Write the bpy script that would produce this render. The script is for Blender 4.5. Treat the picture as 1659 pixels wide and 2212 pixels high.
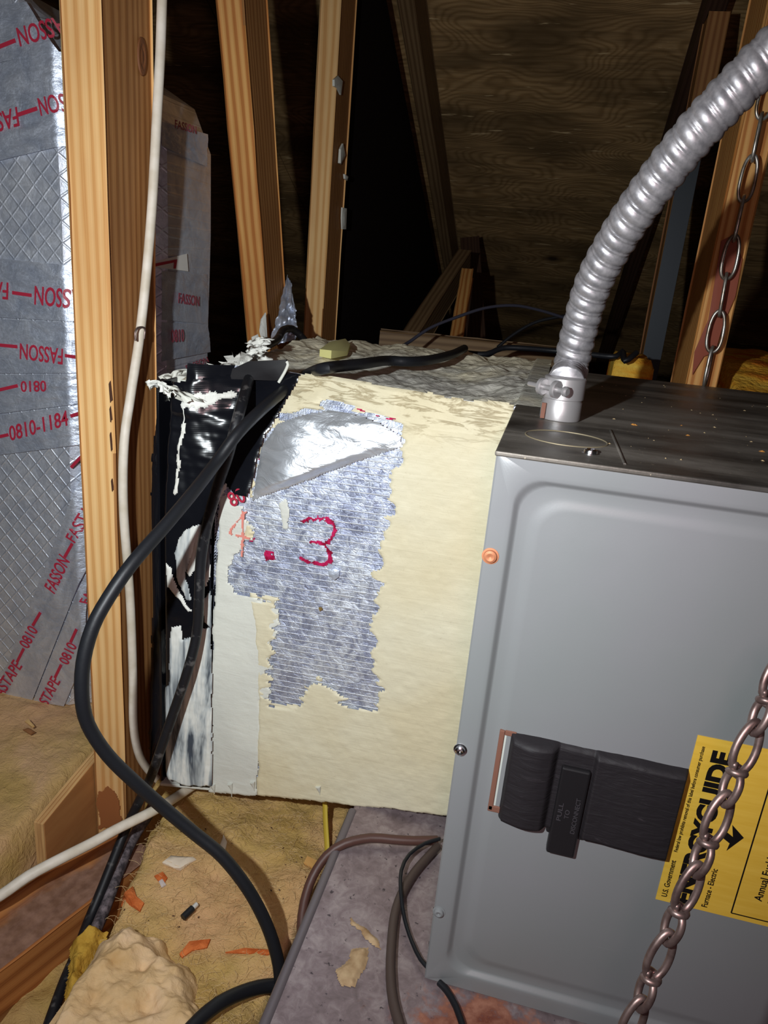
import bpy, math, random
import numpy as np
from mathutils import Matrix, Vector

S = bpy.context.scene
for o in list(bpy.data.objects): bpy.data.objects.remove(o)

# ------------------------------------------------ camera, world, lights, exposure
cd = bpy.data.cameras.new('camera'); cam = bpy.data.objects.new('camera', cd)
S.collection.objects.link(cam)
cam.matrix_world = Matrix([[0.96837, -0.152741, 0.197307, 0.02952], [0.234501, 0.286903, -0.928814, -0.48053], [0.08526, 0.945704, 0.313647, 0.57794], [0, 0, 0, 1]])
cd.sensor_fit = 'VERTICAL'; cd.sensor_height = 36.0; cd.lens = 36.0*1580/2212
cd.clip_start = 0.01; cd.clip_end = 50
S.camera = cam

wd = bpy.data.worlds.new('attic_dark'); S.world = wd; wd.use_nodes = True
bg = wd.node_tree.nodes['Background']; bg.inputs[0].default_value = (0.9, 0.72, 0.6, 1); bg.inputs[1].default_value = 0.012

# hand torch held to the left of the camera (cool white, soft-edged beam)
ld = bpy.data.lights.new('torch', 'SPOT'); ld.energy = 24.0; ld.color = (0.90, 0.97, 1.0)
ld.shadow_soft_size = 0.007; ld.spot_size = math.radians(124); ld.spot_blend = 1.0
lo = bpy.data.objects.new('torch', ld); S.collection.objects.link(lo)
lo.location = (-0.132, -0.475, 0.612)
lo.rotation_euler = (Vector((-0.22, 0.30, 0.36)) - lo.location).to_track_quat('-Z', 'Y').to_euler()
# weak warm fill light, added near the camera to tint the shadows
fd = bpy.data.lights.new('fill_light', 'POINT'); fd.energy = 2.5; fd.color = (1.0, 0.60, 0.62); fd.shadow_soft_size = 0.03
fo = bpy.data.objects.new('fill_light', fd); S.collection.objects.link(fo); fo.location = (0.06, -0.50, 0.60)

S.view_settings.view_transform = 'Standard'; S.view_settings.look = 'None'
S.view_settings.gamma = 1.0; S.view_settings.use_curve_mapping = False
S.view_settings.exposure = 0.0

# ------------------------------------------------ helpers
random.seed(4)
def lin(r, g, b):
    f = lambda c: (c/255/12.92) if c/255 <= 0.04045 else ((c/255+0.055)/1.055)**2.4
    return (f(r), f(g), f(b), 1.0)

class NT:
    """small node-tree writer"""
    def __init__(s, name, rough=0.6, metal=0.0, base=None, spec=None):
        s.m = bpy.data.materials.new(name); s.m.use_nodes = True
        s.t = s.m.node_tree; s.b = s.t.nodes['Principled BSDF']
        s.set('Roughness', rough); s.set('Metallic', metal)
        if base: s.set('Base Color', base)
        if spec is not None: s.set('Specular IOR Level', spec)
    def set(s, k, v):
        if hasattr(v, 'is_output'): s.t.links.new(v, s.b.inputs[k])
        else: s.b.inputs[k].default_value = v
    def node(s, typ, ins=None, **at):
        n = s.t.nodes.new(typ)
        for k, v in at.items(): setattr(n, k, v)
        for k, v in (ins or {}).items():
            if hasattr(v, 'is_output'): s.t.links.new(v, n.inputs[k])
            else: n.inputs[k].default_value = v
        return n
    def co(s, scale=(1, 1, 1), rot=(0, 0, 0), rand=False):
        c = s.node('ShaderNodeTexCoord').outputs['Object']
        if rand:
            r = s.node('ShaderNodeObjectInfo').outputs['Random']
            r = s.math('MULTIPLY', r, 7.3)
            cb = s.node('ShaderNodeCombineXYZ', {0: r, 1: r, 2: r}).outputs[0]
            c = s.node('ShaderNodeVectorMath', {0: c, 1: cb}, operation='ADD').outputs[0]
        return s.node('ShaderNodeMapping', {'Vector': c, 'Scale': scale, 'Rotation': rot}).outputs[0]
    def noise(s, v, sc, det=4, rough=0.55, dist=0.0):
        return s.node('ShaderNodeTexNoise', {'Vector': v, 'Scale': sc, 'Detail': det, 'Roughness': rough, 'Distortion': dist}).outputs['Fac']
    def voro(s, v, sc, feature='F1', out='Distance'):
        return s.node('ShaderNodeTexVoronoi', {'Vector': v, 'Scale': sc}, feature=feature).outputs[out]
    def wave(s, v, sc, dist=0, det=2, dsc=1, typ='BANDS', dr='X'):
        n = s.node('ShaderNodeTexWave', {'Vector': v, 'Scale': sc, 'Distortion': dist, 'Detail': det, 'Detail Scale': dsc}, wave_type=typ)
        if typ == 'BANDS': n.bands_direction = dr
        else: n.rings_direction = dr
        return n.outputs['Fac']
    def ramp(s, f, stops):
        n = s.node('ShaderNodeValToRGB', {'Fac': f}); e = n.color_ramp.elements
        while len(e) < len(stops): e.new(0.5)
        for k, (p, c) in zip(e, stops):
            k.position = p; k.color = c if not isinstance(c, (int, float)) else (c, c, c, 1)
        return n.outputs[0]
    def mix(s, f, a, b, mode='MIX'):
        return s.node('ShaderNodeMix', {0: f, 6: a, 7: b}, data_type='RGBA', blend_type=mode).outputs[2]
    def math(s, op, a, b=0.0, c=0.0):
        return s.node('ShaderNodeMath', {0: a, 1: b, 2: c}, operation=op).outputs[0]
    def bump(s, h, strength=0.5, dist=0.002, prev=None):
        ins = {'Height': h, 'Strength': strength, 'Distance': dist}
        if prev is not None: ins['Normal'] = prev
        return s.node('ShaderNodeBump', ins).outputs[0]

# -------- numpy noise
def vnoise(x, y, seed=0):
    x = np.asarray(x, float); y = np.asarray(y, float)
    rng = np.random.RandomState(seed); T = rng.rand(64, 64)
    xi = np.floor(x).astype(int); yi = np.floor(y).astype(int)
    fx = x-xi; fy = y-yi; fx = fx*fx*(3-2*fx); fy = fy*fy*(3-2*fy)
    g = lambda a, b: T[a % 64, b % 64]
    return (g(xi, yi)*(1-fx)+g(xi+1, yi)*fx)*(1-fy)+(g(xi, yi+1)*(1-fx)+g(xi+1, yi+1)*fx)*fy
def fbm(x, y, seed=0, octv=4):
    s = 0; a = 0.5
    for k in range(octv): s = s+a*(vnoise(np.asarray(x)*2**k, np.asarray(y)*2**k, seed+k)-0.5); a *= 0.5
    return s
def sdf(poly, X, Y):
    P = np.array(poly, float); n = len(P)
    d = np.full(np.shape(X), 1e9); ins = np.zeros(np.shape(X), bool)
    for i in range(n):
        a = P[i]; b = P[(i+1) % n]; e = b-a
        wx = X-a[0]; wy = Y-a[1]
        t = np.clip((wx*e[0]+wy*e[1])/max(e@e, 1e-12), 0, 1)
        d = np.minimum(d, np.hypot(wx-e[0]*t, wy-e[1]*t))
        c = ((a[1] > Y) != (b[1] > Y))
        with np.errstate(divide='ignore', invalid='ignore'):
            xx = (b[0]-a[0])*(Y-a[1])/(b[1]-a[1]+1e-15)+a[0]
        ins ^= c & (X < xx)
    return np.where(ins, -d, d)
def sstep(a, b, x):
    t = np.clip((np.asarray(x, float)-a)/(b-a), 0, 1); return t*t*(3-2*t)

# -------- objects
def wmat(o):
    return (wmat(o.parent) @ o.matrix_parent_inverse if o.parent else Matrix()) @ o.matrix_basis
def adopt(o, parent):
    o.parent = parent; o.matrix_parent_inverse = wmat(parent).inverted()
def mesh(name, V, F, mat=None, parent=None, smooth=True, loc=None):
    me = bpy.data.meshes.new(name); me.from_pydata([tuple(map(float, v)) for v in V], [], F)
    me.validate(); me.update()
    if smooth is True: me.polygons.foreach_set('use_smooth', [True]*len(me.polygons))
    o = bpy.data.objects.new(name, me); S.collection.objects.link(o)
    if mat: me.materials.append(mat if not isinstance(mat, NT) else mat.m)
    if loc is not None:
        L = Vector(loc)
        me.transform(Matrix.Translation(-L)); o.location = L
    if parent: adopt(o, parent)
    return o
def autosmooth(o, ang=40):
    me = o.data; me.polygons.foreach_set('use_smooth', [True]*len(me.polygons))
    me.set_sharp_from_angle(angle=math.radians(ang))
    return o
def thing(name, label, cat, loc, group=None):
    o = bpy.data.objects.new(name, None); S.collection.objects.link(o); o.location = loc; o.empty_display_size = 0.02
    return tag(o, label, cat, group)
def tag(o, label=None, cat=None, group=None, kind=None):
    if label: o['label'] = label
    if cat: o['category'] = cat
    if group: o['group'] = group
    if kind: o['kind'] = kind
    return o
def bevel(o, w=0.001, seg=2, ang=35):
    m = o.modifiers.new('bevel', 'BEVEL'); m.width = w; m.segments = seg; m.limit_method = 'ANGLE'; m.angle_limit = math.radians(ang)
    return o
BOXF = [(0, 3, 2, 1), (4, 5, 6, 7), (0, 1, 5, 4), (1, 2, 6, 5), (2, 3, 7, 6), (3, 0, 4, 7)]
def box(name, x0, x1, y0, y1, z0, z1, mat, parent=None, bev=0.001, loc=None):
    V = [(x0, y0, z0), (x1, y0, z0), (x1, y1, z0), (x0, y1, z0), (x0, y0, z1), (x1, y0, z1), (x1, y1, z1), (x0, y1, z1)]
    o = mesh(name, V, BOXF, mat, parent, smooth=False, loc=loc)
    if bev: bevel(o, bev)
    return o
def hexa(name, bot, top, mat, parent=None, bev=0.001):
    o = mesh(name, list(bot)+list(top), BOXF, mat, parent, smooth=False)
    if bev: bevel(o, bev)
    return o
def timber(name, a, b, w, d, mat, label, side=(1, 0, 0), cat='timber', group=None, warp=0.0006, seed=0):
    """sawn board from a to b (centre line); w along `side`, d across; local z runs along the grain"""
    a = Vector(a); b = Vector(b); z = (b-a); L = z.length; z.normalize()
    x = Vector(side); x = (x-z*x.dot(z)).normalized(); y = z.cross(x)
    rng = random.Random(seed); n = 14; V = []; F = []
    r = 0.0022
    for i in range(n+1):
        t = L*i/n; k = []
        for (sx, sy) in ((-1, -1), (1, -1), (1, 1), (-1, 1)):
            cx = sx*w/2; cy = sy*d/2
            for (ex, ey) in (((0, 1), (1, 0)) if sx*sy < 0 else ((1, 0), (0, 1))):
                k.append((cx-sx*r*ex+rng.uniform(-warp, warp), cy-sy*r*ey+rng.uniform(-warp, warp), t))
        V += k
    for i in range(n):
        for j in range(8): F.append((i*8+j, i*8+(j+1) % 8, (i+1)*8+(j+1) % 8, (i+1)*8+j))
    F.append(tuple(range(7, -1, -1))); F.append(tuple(n*8+j for j in range(8)))
    o = mesh(name, V, F, mat, smooth=False)
    M = Matrix((x, y, z)).transposed().to_4x4(); M.translation = a
    o.matrix_basis = M
    tag(o, label, cat, group)
    return autosmooth(o, 30)
def spline(P, step=0.006):
    P = [np.array(p, float) for p in P]; out = []
    Q = [2*P[0]-P[1]]+P+[2*P[-1]-P[-2]]
    for i in range(1, len(Q)-2):
        p0, p1, p2, p3 = Q[i-1:i+3]
        n = max(2, int(np.linalg.norm(p2-p1)/step))
        for k in range(n):
            t = k/n
            out.append(0.5*((2*p1)+(-p0+p2)*t+(2*p0-5*p1+4*p2-p3)*t*t+(-p0+3*p1-3*p2+p3)*t**3))
    out.append(P[-1]); return np.array(out)
def tube_geo(pts, rad, nseg=12, closed=False, base=0, flat=1.0):
    pts = np.array(pts, float); n = len(pts)
    T = np.roll(pts, -1, 0)-np.roll(pts, 1, 0) if closed else np.gradient(pts, axis=0)
    T /= np.linalg.norm(T, axis=1)[:, None]+1e-12
    N = np.zeros_like(pts); v = np.array([0.3, 0.1, 1.0]) if abs(T[0][2]) < 0.9 else np.array([1.0, 0.2, 0])
    v = v-T[0]*(v@T[0]); N[0] = v/np.linalg.norm(v)
    for i in range(1, n):
        v = N[i-1]-T[i]*(N[i-1]@T[i]); N[i] = v/np.linalg.norm(v)
    B = np.cross(T, N); V = []; F = []
    r = rad if callable(rad) else (lambda i, a: rad)
    for i in range(n):
        for j in range(nseg):
            a = 2*math.pi*j/nseg; q = r(i, a)
            V.append(pts[i]+N[i]*(math.cos(a)*q)+B[i]*(math.sin(a)*q*flat))
    m = n if closed else n-1
    for i in range(m):
        k = (i+1) % n
        for j in range(nseg): F.append((base+i*nseg+j, base+i*nseg+(j+1) % nseg, base+k*nseg+(j+1) % nseg, base+k*nseg+j))
    if not closed:
        F.append(tuple(base+j for j in range(nseg-1, -1, -1))); F.append(tuple(base+(n-1)*nseg+j for j in range(nseg)))
    return V, F
def tube(name, P, rad, mat, parent=None, nseg=12, step=0.006, smooth=True, flat=1.0, loc=None):
    V, F = tube_geo(spline(P, step) if step else P, rad, nseg, flat=flat)
    return autosmooth(mesh(name, V, F, mat, parent, loc=loc), 60)
def lathe(name, prof, c, mat, parent=None, nseg=32, axis=(0, 0, 1), ang=35):
    z = Vector(axis).normalized(); x = z.orthogonal().normalized(); y = z.cross(x); c = Vector(c); V = []; F = []
    for (r, h) in prof:
        for j in range(nseg):
            a = 2*math.pi*j/nseg; V.append(c+z*h+x*(r*math.cos(a))+y*(r*math.sin(a)))
    for i in range(len(prof)-1):
        for j in range(nseg): F.append((i*nseg+j, i*nseg+(j+1) % nseg, (i+1)*nseg+(j+1) % nseg, (i+1)*nseg+j))
    F.append(tuple(range(nseg-1, -1, -1))); F.append(tuple((len(prof)-1)*nseg+j for j in range(nseg)))
    return autosmooth(mesh(name, V, F, mat, parent), ang)
def grid_geo(nx, ny, fn, keep=None):
    """fn(I,J arrays in 0..1) -> X,Y,Z arrays; keep: boolean (ny+1,nx+1)"""
    u, v = np.meshgrid(np.linspace(0, 1, nx+1), np.linspace(0, 1, ny+1))
    X, Y, Z = fn(u, v)
    P = np.stack([X, Y, Z], -1).reshape(-1, 3)
    idx = np.arange((nx+1)*(ny+1)).reshape(ny+1, nx+1)
    q = np.stack([idx[:-1, :-1], idx[:-1, 1:], idx[1:, 1:], idx[1:, :-1]], -1).reshape(-1, 4)
    if keep is not None:
        k = keep.reshape(-1); q = q[k[q].all(1)]
        used = np.unique(q); mp = -np.ones(len(P), int); mp[used] = np.arange(len(used))
        P = P[used]; q = mp[q]
    return P, [tuple(map(int, f)) for f in q]
def mask_sheet(name, poly, place, mat, parent, res=0.0016, amp=0.004, freq=60, seed=1, h=0.0015, edge=0.004, rough=0.0004, holes=(), streak=(1, 1)):
    """coat of paint, mastic or tape inside an irregular outline; place(a,b,h)->xyz arrays"""
    P = np.array(poly); lo = P.min(0)-amp*1.5; hi = P.max(0)+amp*1.5
    nx = int((hi[0]-lo[0])/res)+1; ny = int((hi[1]-lo[1])/res)+1
    u, v = np.meshgrid(np.linspace(0, 1, nx+1), np.linspace(0, 1, ny+1))
    A = lo[0]+u*(hi[0]-lo[0]); B = lo[1]+v*(hi[1]-lo[1])
    s = sdf(poly, A, B)
    wob = 2*amp*fbm(A*freq*streak[0]+9, B*freq*streak[1]+5, seed, 5)
    s = s+wob
    for (hp, ha, hf, hs) in holes:
        s = np.maximum(s, -(sdf(hp, A, B)+2*ha*fbm(A*hf*hs[0]+3, B*hf*hs[1]+7, seed+11, 5)))
    H = h*sstep(0, edge, -s)+rough*fbm(A*90, B*90, seed+21, 4)*2*sstep(0, edge, -s)+0.0002
    X, Y, Z = place(A, B, H)
    Pp, F = grid_geo(nx, ny, lambda a, b: (X, Y, Z), s < 0)
    return mesh(name, Pp, F, mat, parent)
def blob_patch(name, pts, mat, parent=None, thick=0.0012, curl=0.0, n=None, loc=None, seed=0):
    """thin irregular flake: outline points (xyz) with thickness and a curled middle"""
    P = [Vector(p) for p in pts]; c = sum(P, Vector())/len(P)
    nn = Vector((0, 0, 0))
    for i in range(len(P)): nn += (P[i]-c).cross(P[(i+1) % len(P)]-c)
    nn.normalize()
    if n is not None and nn.dot(Vector(n)) < 0: nn = -nn; P.reverse()
    rng = random.Random(seed); m = len(P); V = []; F = []
    rings = (1.0, 0.55)
    for k, f in enumerate(rings):
        for p in P: V.append(c+(p-c)*f+nn*(thick+curl*(1-f)*2+rng.uniform(-.3, .3)*thick+(rng.uniform(0, curl) if k == 0 else 0)))
    V.append(c+nn*(thick*1.3+curl)); ci = len(V)-1
    b0 = len(V)
    for p in P: V.append(p)
    for i in range(m):
        j = (i+1) % m
        F += [(i, j, m+j, m+i), (m+i, m+j, ci), (b0+i, b0+j, j, i)]
    F.append(tuple(b0+m-1-i for i in range(m)))
    return autosmooth(mesh(name, V, F, mat, parent, loc=loc), 50)
def text(name, s, p0, p1, p2, mat, parent, lift=(0, -0.0004, 0), bold=0.012):
    """lettering whose box runs from p0 (base of first letter) to p1 (base end), p2 above p0"""
    cu = bpy.data.curves.new(name, 'FONT'); cu.body = s; cu.extrude = 0.01; cu.resolution_u = 4; cu.offset = bold
    to = bpy.data.objects.new(name, cu); me = bpy.data.meshes.new_from_object(to)
    bpy.data.objects.remove(to)
    co = np.array([v.co for v in me.vertices]); lo = co.min(0); hi = co.max(0)
    p0, p1, p2 = (np.array(p, float) for p in (p0, p1, p2))
    u = p1-p0; v = p2-p0; n = np.cross(u, v); n /= np.linalg.norm(n)
    q = p0+np.outer((co[:, 0]-lo[0])/(hi[0]-lo[0]), u)+np.outer((co[:, 1]-lo[1])/(hi[1]-lo[1]), v)+np.outer(np.sign(co[:, 2])*0.00012, n)+np.array(lift)
    for vv, c in zip(me.vertices, q): vv.co = c
    me.materials.clear(); me.materials.append(mat.m)
    o = bpy.data.objects.new(name, me); S.collection.objects.link(o)
    if parent: adopt(o, parent)
    return o
def ribbon(name, paths, w, place, mat, parent, res=0.0011, seed=3):
    """marker strokes on a surface: one mesh of ragged dabs along paths"""
    allp = np.concatenate([np.array(p) for p in paths]); lo = allp.min(0)-w*2; hi = allp.max(0)+w*2
    nx = int((hi[0]-lo[0])/res)+1; ny = int((hi[1]-lo[1])/res)+1
    u, v = np.meshgrid(np.linspace(0, 1, nx+1), np.linspace(0, 1, ny+1))
    A = lo[0]+u*(hi[0]-lo[0]); B = lo[1]+v*(hi[1]-lo[1]); d = np.full(A.shape, 1e9)
    for p in paths:
        for i in range(len(p)-1):
            a = np.array(p[i]); e = np.array(p[i+1])-a
            t = np.clip(((A-a[0])*e[0]+(B-a[1])*e[1])/max(e@e, 1e-12), 0, 1)
            d = np.minimum(d, np.hypot(A-a[0]-e[0]*t, B-a[1]-e[1]*t))
    k = d+w*1.3*fbm(A*260, B*260, seed, 3) < w/2
    X, Y, Z = place(A, B, np.full(A.shape, 0.0006))
    Pp, F = grid_geo(nx, ny, lambda a, b: (X, Y, Z), k)
    return mesh(name, Pp, F, mat, parent)

# ------------------------------------------------ materials
def wood_mat(name, light, mid, dark, ring=34, rough=0.6, knots=False):
    m = NT(name, rough=rough, spec=0.25)
    c = m.co((1, 1, 0.055), rand=True)
    warp = m.noise(c, 9, 3, 0.5)
    cw = m.node('ShaderNodeMapping', {'Vector': m.co((1, 1, 0.10), rot=(0.0, 0.05, 0), rand=True), 'Location': (0.03, 0.05, 0)}).outputs[0]
    add = m.node('ShaderNodeVectorMath', {0: cw, 1: m.node('ShaderNodeVectorMath', {0: m.node('ShaderNodeTexNoise', {'Vector': c, 'Scale': 14, 'Detail': 2}).outputs['Color'], 'Scale': 0.022}, operation='SCALE').outputs[0]}, operation='ADD').outputs[0]
    w = m.wave(add, ring, 1.6, 2, 1.2, 'RINGS', 'Z')
    fine = m.noise(m.co((1, 1, 0.012), rand=True), 420, 3, 0.6)
    mm = tuple(0.6*a+0.4*b for a, b in zip(light, mid)); md = tuple(0.55*a+0.45*b for a, b in zip(mid, dark))
    col = m.ramp(w, [(0.0, light), (0.5, mm), (0.82, mid), (0.97, md), (1.0, mid)])
    col = m.mix(m.math('MULTIPLY', m.ramp(fine, [(0.35, 0.0), (0.75, 1.0)]), 0.35), col, mid)
    blot = m.noise(m.co((1, 1, 0.3), rand=True), 11, 4, 0.6)
    col = m.mix(m.ramp(blot, [(0.45, 0.0), (0.8, 0.55)]), col, dark)
    m.set('Base Color', col)
    m.set('Normal', m.bump(m.math('ADD', m.math('MULTIPLY', w, 0.4), fine), 0.25, 0.0012))
    return m
WOOD = wood_mat('pine', lin(240, 198, 138), lin(222, 170, 106), lin(176, 114, 62), 34)
WOOD2 = wood_mat('pine_reddish', lin(222, 170, 102), lin(190, 124, 62), lin(136, 70, 34), 40)
WOOD3 = wood_mat('pine_brown', lin(176, 128, 78), lin(148, 98, 54), lin(96, 54, 28), 40)
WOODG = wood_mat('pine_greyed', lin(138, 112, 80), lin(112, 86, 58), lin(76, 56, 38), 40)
WOODK = wood_mat('pine_dark_shaded', lin(84, 60, 46), lin(70, 48, 36), lin(48, 32, 24), 40)  # darkened so that the right rafter looks shadowed
WOODD = wood_mat('pine_stained', lin(160, 96, 56), lin(138, 76, 42), lin(92, 44, 26), 40)

m = FOIL = NT('foil_facing', 0.3, 0.7)
c = m.co()
cr = m.noise(c, 38, 5, 0.62, 0.6); cr2 = m.noise(c, 130, 4, 0.6, 1.2)
m.set('Base Color', m.ramp(cr, [(0.3, lin(200, 208, 224)), (0.7, lin(238, 242, 250))]))
m.set('Roughness', m.ramp(cr2, [(0.3, 0.42), (0.75, 0.6)]))
# diamond scrim pressed into the facing
w1 = m.wave(m.co((1, 1, 0.62), rot=(0, math.radians(56), 0)), 26, 0.4, 1, 1, 'BANDS', 'X'); w2 = m.wave(m.co((1, 1, 0.62), rot=(0, math.radians(-56), 0)), 26, 0.4, 1, 1, 'BANDS', 'X')
sc = m.math('MAXIMUM', m.ramp(w1, [(0.93, 0.0), (1.0, 1.0)]), m.ramp(w2, [(0.93, 0.0), (1.0, 1.0)]))
nb = m.bump(cr, 0.35, 0.004); nb = m.bump(cr2, 0.25, 0.0012, nb); nb = m.bump(sc, 0.7, 0.0008, nb); m.set('Normal', nb)

m = FOILT = NT('foil_tape', 0.3, 0.72)
c = m.co(); cr = m.noise(c, 30, 5, 0.6, 0.8); cr2 = m.noise(m.co((1, 1, 2.5)), 90, 4, 0.6, 1.5)
m.set('Base Color', m.ramp(cr, [(0.3, lin(192, 202, 222)), (0.7, lin(232, 238, 250))]))
m.set('Roughness', m.ramp(cr2, [(0.3, 0.38), (0.75, 0.56)]))
nb = m.bump(cr, 0.4, 0.005); nb = m.bump(cr2, 0.35, 0.0016, nb); m.set('Normal', nb)

m = FSK = NT('foil_patch', 0.4, 0.72)   # foil of the duct board with horizontal scrim threads
c = m.co(); cr = m.noise(c, 70, 6, 0.75, 1.2); cr2 = m.voro(c, 140, 'DISTANCE_TO_EDGE'); bg2 = m.noise(c, 14, 3, 0.6)
th = m.wave(m.co((1, 1, 1), rot=(0, math.radians(1.5), 0)), 47.0, 0.25, 1, 2, 'BANDS', 'Z')
ths = m.math('MULTIPLY', m.ramp(th, [(0.90, 0.0), (0.985, 1.0)]), m.ramp(m.noise(m.co((12, 12, 60)), 1.0, 3), [(0.35, 0.25), (0.6, 1.0)]))
col = m.ramp(m.math('ADD', m.math('MULTIPLY', cr, 0.75), m.math('MULTIPLY', bg2, 0.4)), [(0.36, lin(138, 142, 172)), (0.52, lin(186, 194, 220)), (0.66, lin(236, 242, 252))])
col = m.mix(ths, col, lin(240, 242, 244)); m.set('Base Color', col)
m.set('Metallic', m.math('SUBTRACT', 0.72, m.math('MULTIPLY', ths, 0.4)))
m.set('Roughness', m.ramp(cr, [(0.3, 0.36), (0.7, 0.56)]))
nb = m.bump(cr, 0.5, 0.003); nb = m.bump(m.ramp(cr2, [(0.0, 0.0), (0.12, 1.0)]), 0.25, 0.0007, nb); nb = m.bump(ths, 0.8, 0.0009, nb); m.set('Normal', nb)

def mastic_mat(name, a, b, streak=(14, 14, 150), bs=0.6, crease=False):
    m = NT(name, 0.55, spec=0.3)
    c = m.co(); st = m.noise(m.co(streak), 1.0, 5, 0.6, 0.4); gr = m.noise(c, 420, 3, 0.6); lg = m.noise(c, 9, 3, 0.5)
    col = m.mix(m.ramp(lg, [(0.35, 0.0), (0.65, 1.0)]), a, b)
    m.set('Base Color', m.mix(m.ramp(gr, [(0.62, 0.0), (0.8, 0.25)]), col, lin(150, 130, 90)))
    if crease:
        zz = m.node('ShaderNodeSeparateXYZ', {0: m.node('ShaderNodeTexCoord').outputs['Object']}).outputs[2]
        cz = m.noise(m.co((22, 22, 120), rot=(0, -0.12, 0)), 1.0, 4, 0.6, 0.8)
        k = m.math('MULTIPLY', m.ramp(cz, [(0.5, 0.0), (0.56, 0.75), (0.62, 0.0)]), m.ramp(zz, [(0.425, 0.0), (0.45, 1.0)]))
        m.set('Base Color', m.mix(k, m.b.inputs['Base Color'].links[0].from_socket, lin(150, 132, 96)))
        st = m.math('ADD', st, m.math('MULTIPLY', k, -1.2))
    nb = m.bump(st, bs, 0.0028); m.set('Normal', m.bump(gr, 0.25, 0.0006, nb))
    return m
MASTIC = mastic_mat('mastic_cream', lin(224, 216, 188), lin(218, 206, 172), (10, 10, 90), 0.35, True)
MASTICW = mastic_mat('mastic_white', lin(226, 226, 214), lin(212, 212, 202), (14, 14, 60), 0.4)
MASTICV = mastic_mat('mastic_smear', lin(236, 236, 228), lin(224, 222, 212), (120, 120, 14), 0.6)
m = MASTICB = NT('mastic_thin', 0.5, spec=0.35); st = m.noise(m.co((60, 60, 7)), 1.0, 4, 0.6, 0.5)
m.set('Base Color', m.ramp(st, [(0.36, lin(70, 78, 88)), (0.47, lin(186, 192, 192)), (0.58, lin(232, 232, 224))])); m.set('Normal', m.bump(m.noise(m.co((140, 140, 16)), 1.0, 4), 0.5, 0.002))
m = MTOP = NT('mastic_grey_dusty', 0.8, spec=0.15)
c = m.co(); st = m.noise(m.co((40, 60, 60), rot=(0, 0, 0.5)), 1.0, 5, 0.6, 0.8); big = m.noise(c, 7, 4, 0.6); gr = m.noise(c, 330, 3, 0.7)
col = m.ramp(big, [(0.34, lin(200, 196, 186)), (0.5, lin(218, 214, 200)), (0.64, lin(238, 228, 198))])
yy = m.node('ShaderNodeSeparateXYZ', {0: m.node('ShaderNodeTexCoord').outputs['Object']}).outputs[1]
col = m.mix(m.ramp(m.math('ADD', m.math('MULTIPLY', m.math('SUBTRACT', yy, 0.42), 3.0), m.math('MULTIPLY', big, 0.9)), [(0.5, 0.0), (0.9, 1.0)]), col, lin(244, 234, 204))
m.set('Base Color', m.mix(m.ramp(gr, [(0.66, 0.0), (0.78, 0.5)]), col, lin(70, 62, 52)))
nb = m.bump(st, 0.8, 0.004); m.set('Normal', m.bump(gr, 0.3, 0.001, nb))

m = TAPE = NT('black_tape', 0.3, spec=0.5, base=lin(17, 18, 23))
c = m.co(); cr = m.noise(m.co((11, 11, 5)), 1.0, 2, 0.45, 1.2); rib = m.wave(m.co((1, 1, 1), rot=(0, 0.08, 0)), 150, 0.4, 1, 1, 'BANDS', 'Z')
m.set('Roughness', m.ramp(m.noise(c, 20, 3), [(0.35, 0.16), (0.7, 0.3)]))
nb = m.bump(cr, 0.6, 0.012); m.set('Normal', m.bump(rib, 0.05, 0.0005, nb))

m = PAINT = NT('furnace_grey_enamel', 0.36, spec=0.5)
c = m.co(); gr = m.noise(c, 700, 2, 0.6); scr = m.noise(m.co((9, 9, 320), rot=(0, 0.12, 0)), 1.0, 2, 0.5, 0.3)
col = m.mix(m.ramp(m.noise(c, 5, 3), [(0.3, 0.0), (0.7, 1.0)]), lin(130, 134, 133), lin(136, 135, 138))
m.set('Base Color', m.mix(m.ramp(scr, [(0.78, 0.0), (0.83, 0.35)]), col, lin(186, 190, 188)))
m.set('Roughness', m.ramp(m.noise(c, 30, 4), [(0.3, 0.34), (0.7, 0.44)]))
m.set('Normal', m.bump(gr, 0.08, 0.0003))

m = TOPM = NT('galvanised_dusty', 0.42, 0.6)
c = m.co(); d1 = m.noise(m.co((4, 26, 10), rot=(0, 0, 0.12)), 1.0, 5, 0.6, 0.3); sp = m.noise(c, 240, 2, 0.5); d2 = m.noise(c, 16, 4, 0.6)
col = m.ramp(d1, [(0.3, lin(84, 80, 76)), (0.5, lin(122, 116, 108)), (0.72, lin(150, 143, 134))])
col = m.mix(m.ramp(sp, [(0.70, 0.0), (0.75, 0.8)]), col, lin(200, 188, 164))
m.set('Base Color', col); m.set('Metallic', m.ramp(d2, [(0.35, 0.75), (0.6, 0.25)])); m.set('Roughness', m.ramp(d1, [(0.3, 0.36), (0.7, 0.6)]))
m.set('Normal', m.bump(sp, 0.2, 0.0008))

m = PAN = NT('pan_galvanised', 0.5, 0.35)
c = m.co(); bl = m.noise(c, 90, 4, 0.65, 0.8); n1 = m.noise(c, 22, 5, 0.65, 0.6)
col = m.ramp(m.math('ADD', m.math('MULTIPLY', bl, 0.6), m.math('MULTIPLY', n1, 0.6)), [(0.40, lin(112, 98, 98)), (0.58, lin(138, 122, 124)), (0.72, lin(160, 146, 146)), (0.85, lin(182, 166, 164))])
sp = m.noise(c, 150, 3, 0.6); col = m.mix(m.ramp(sp, [(0.3, 0.85), (0.36, 0.0)]), col, lin(52, 44, 50))
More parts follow.
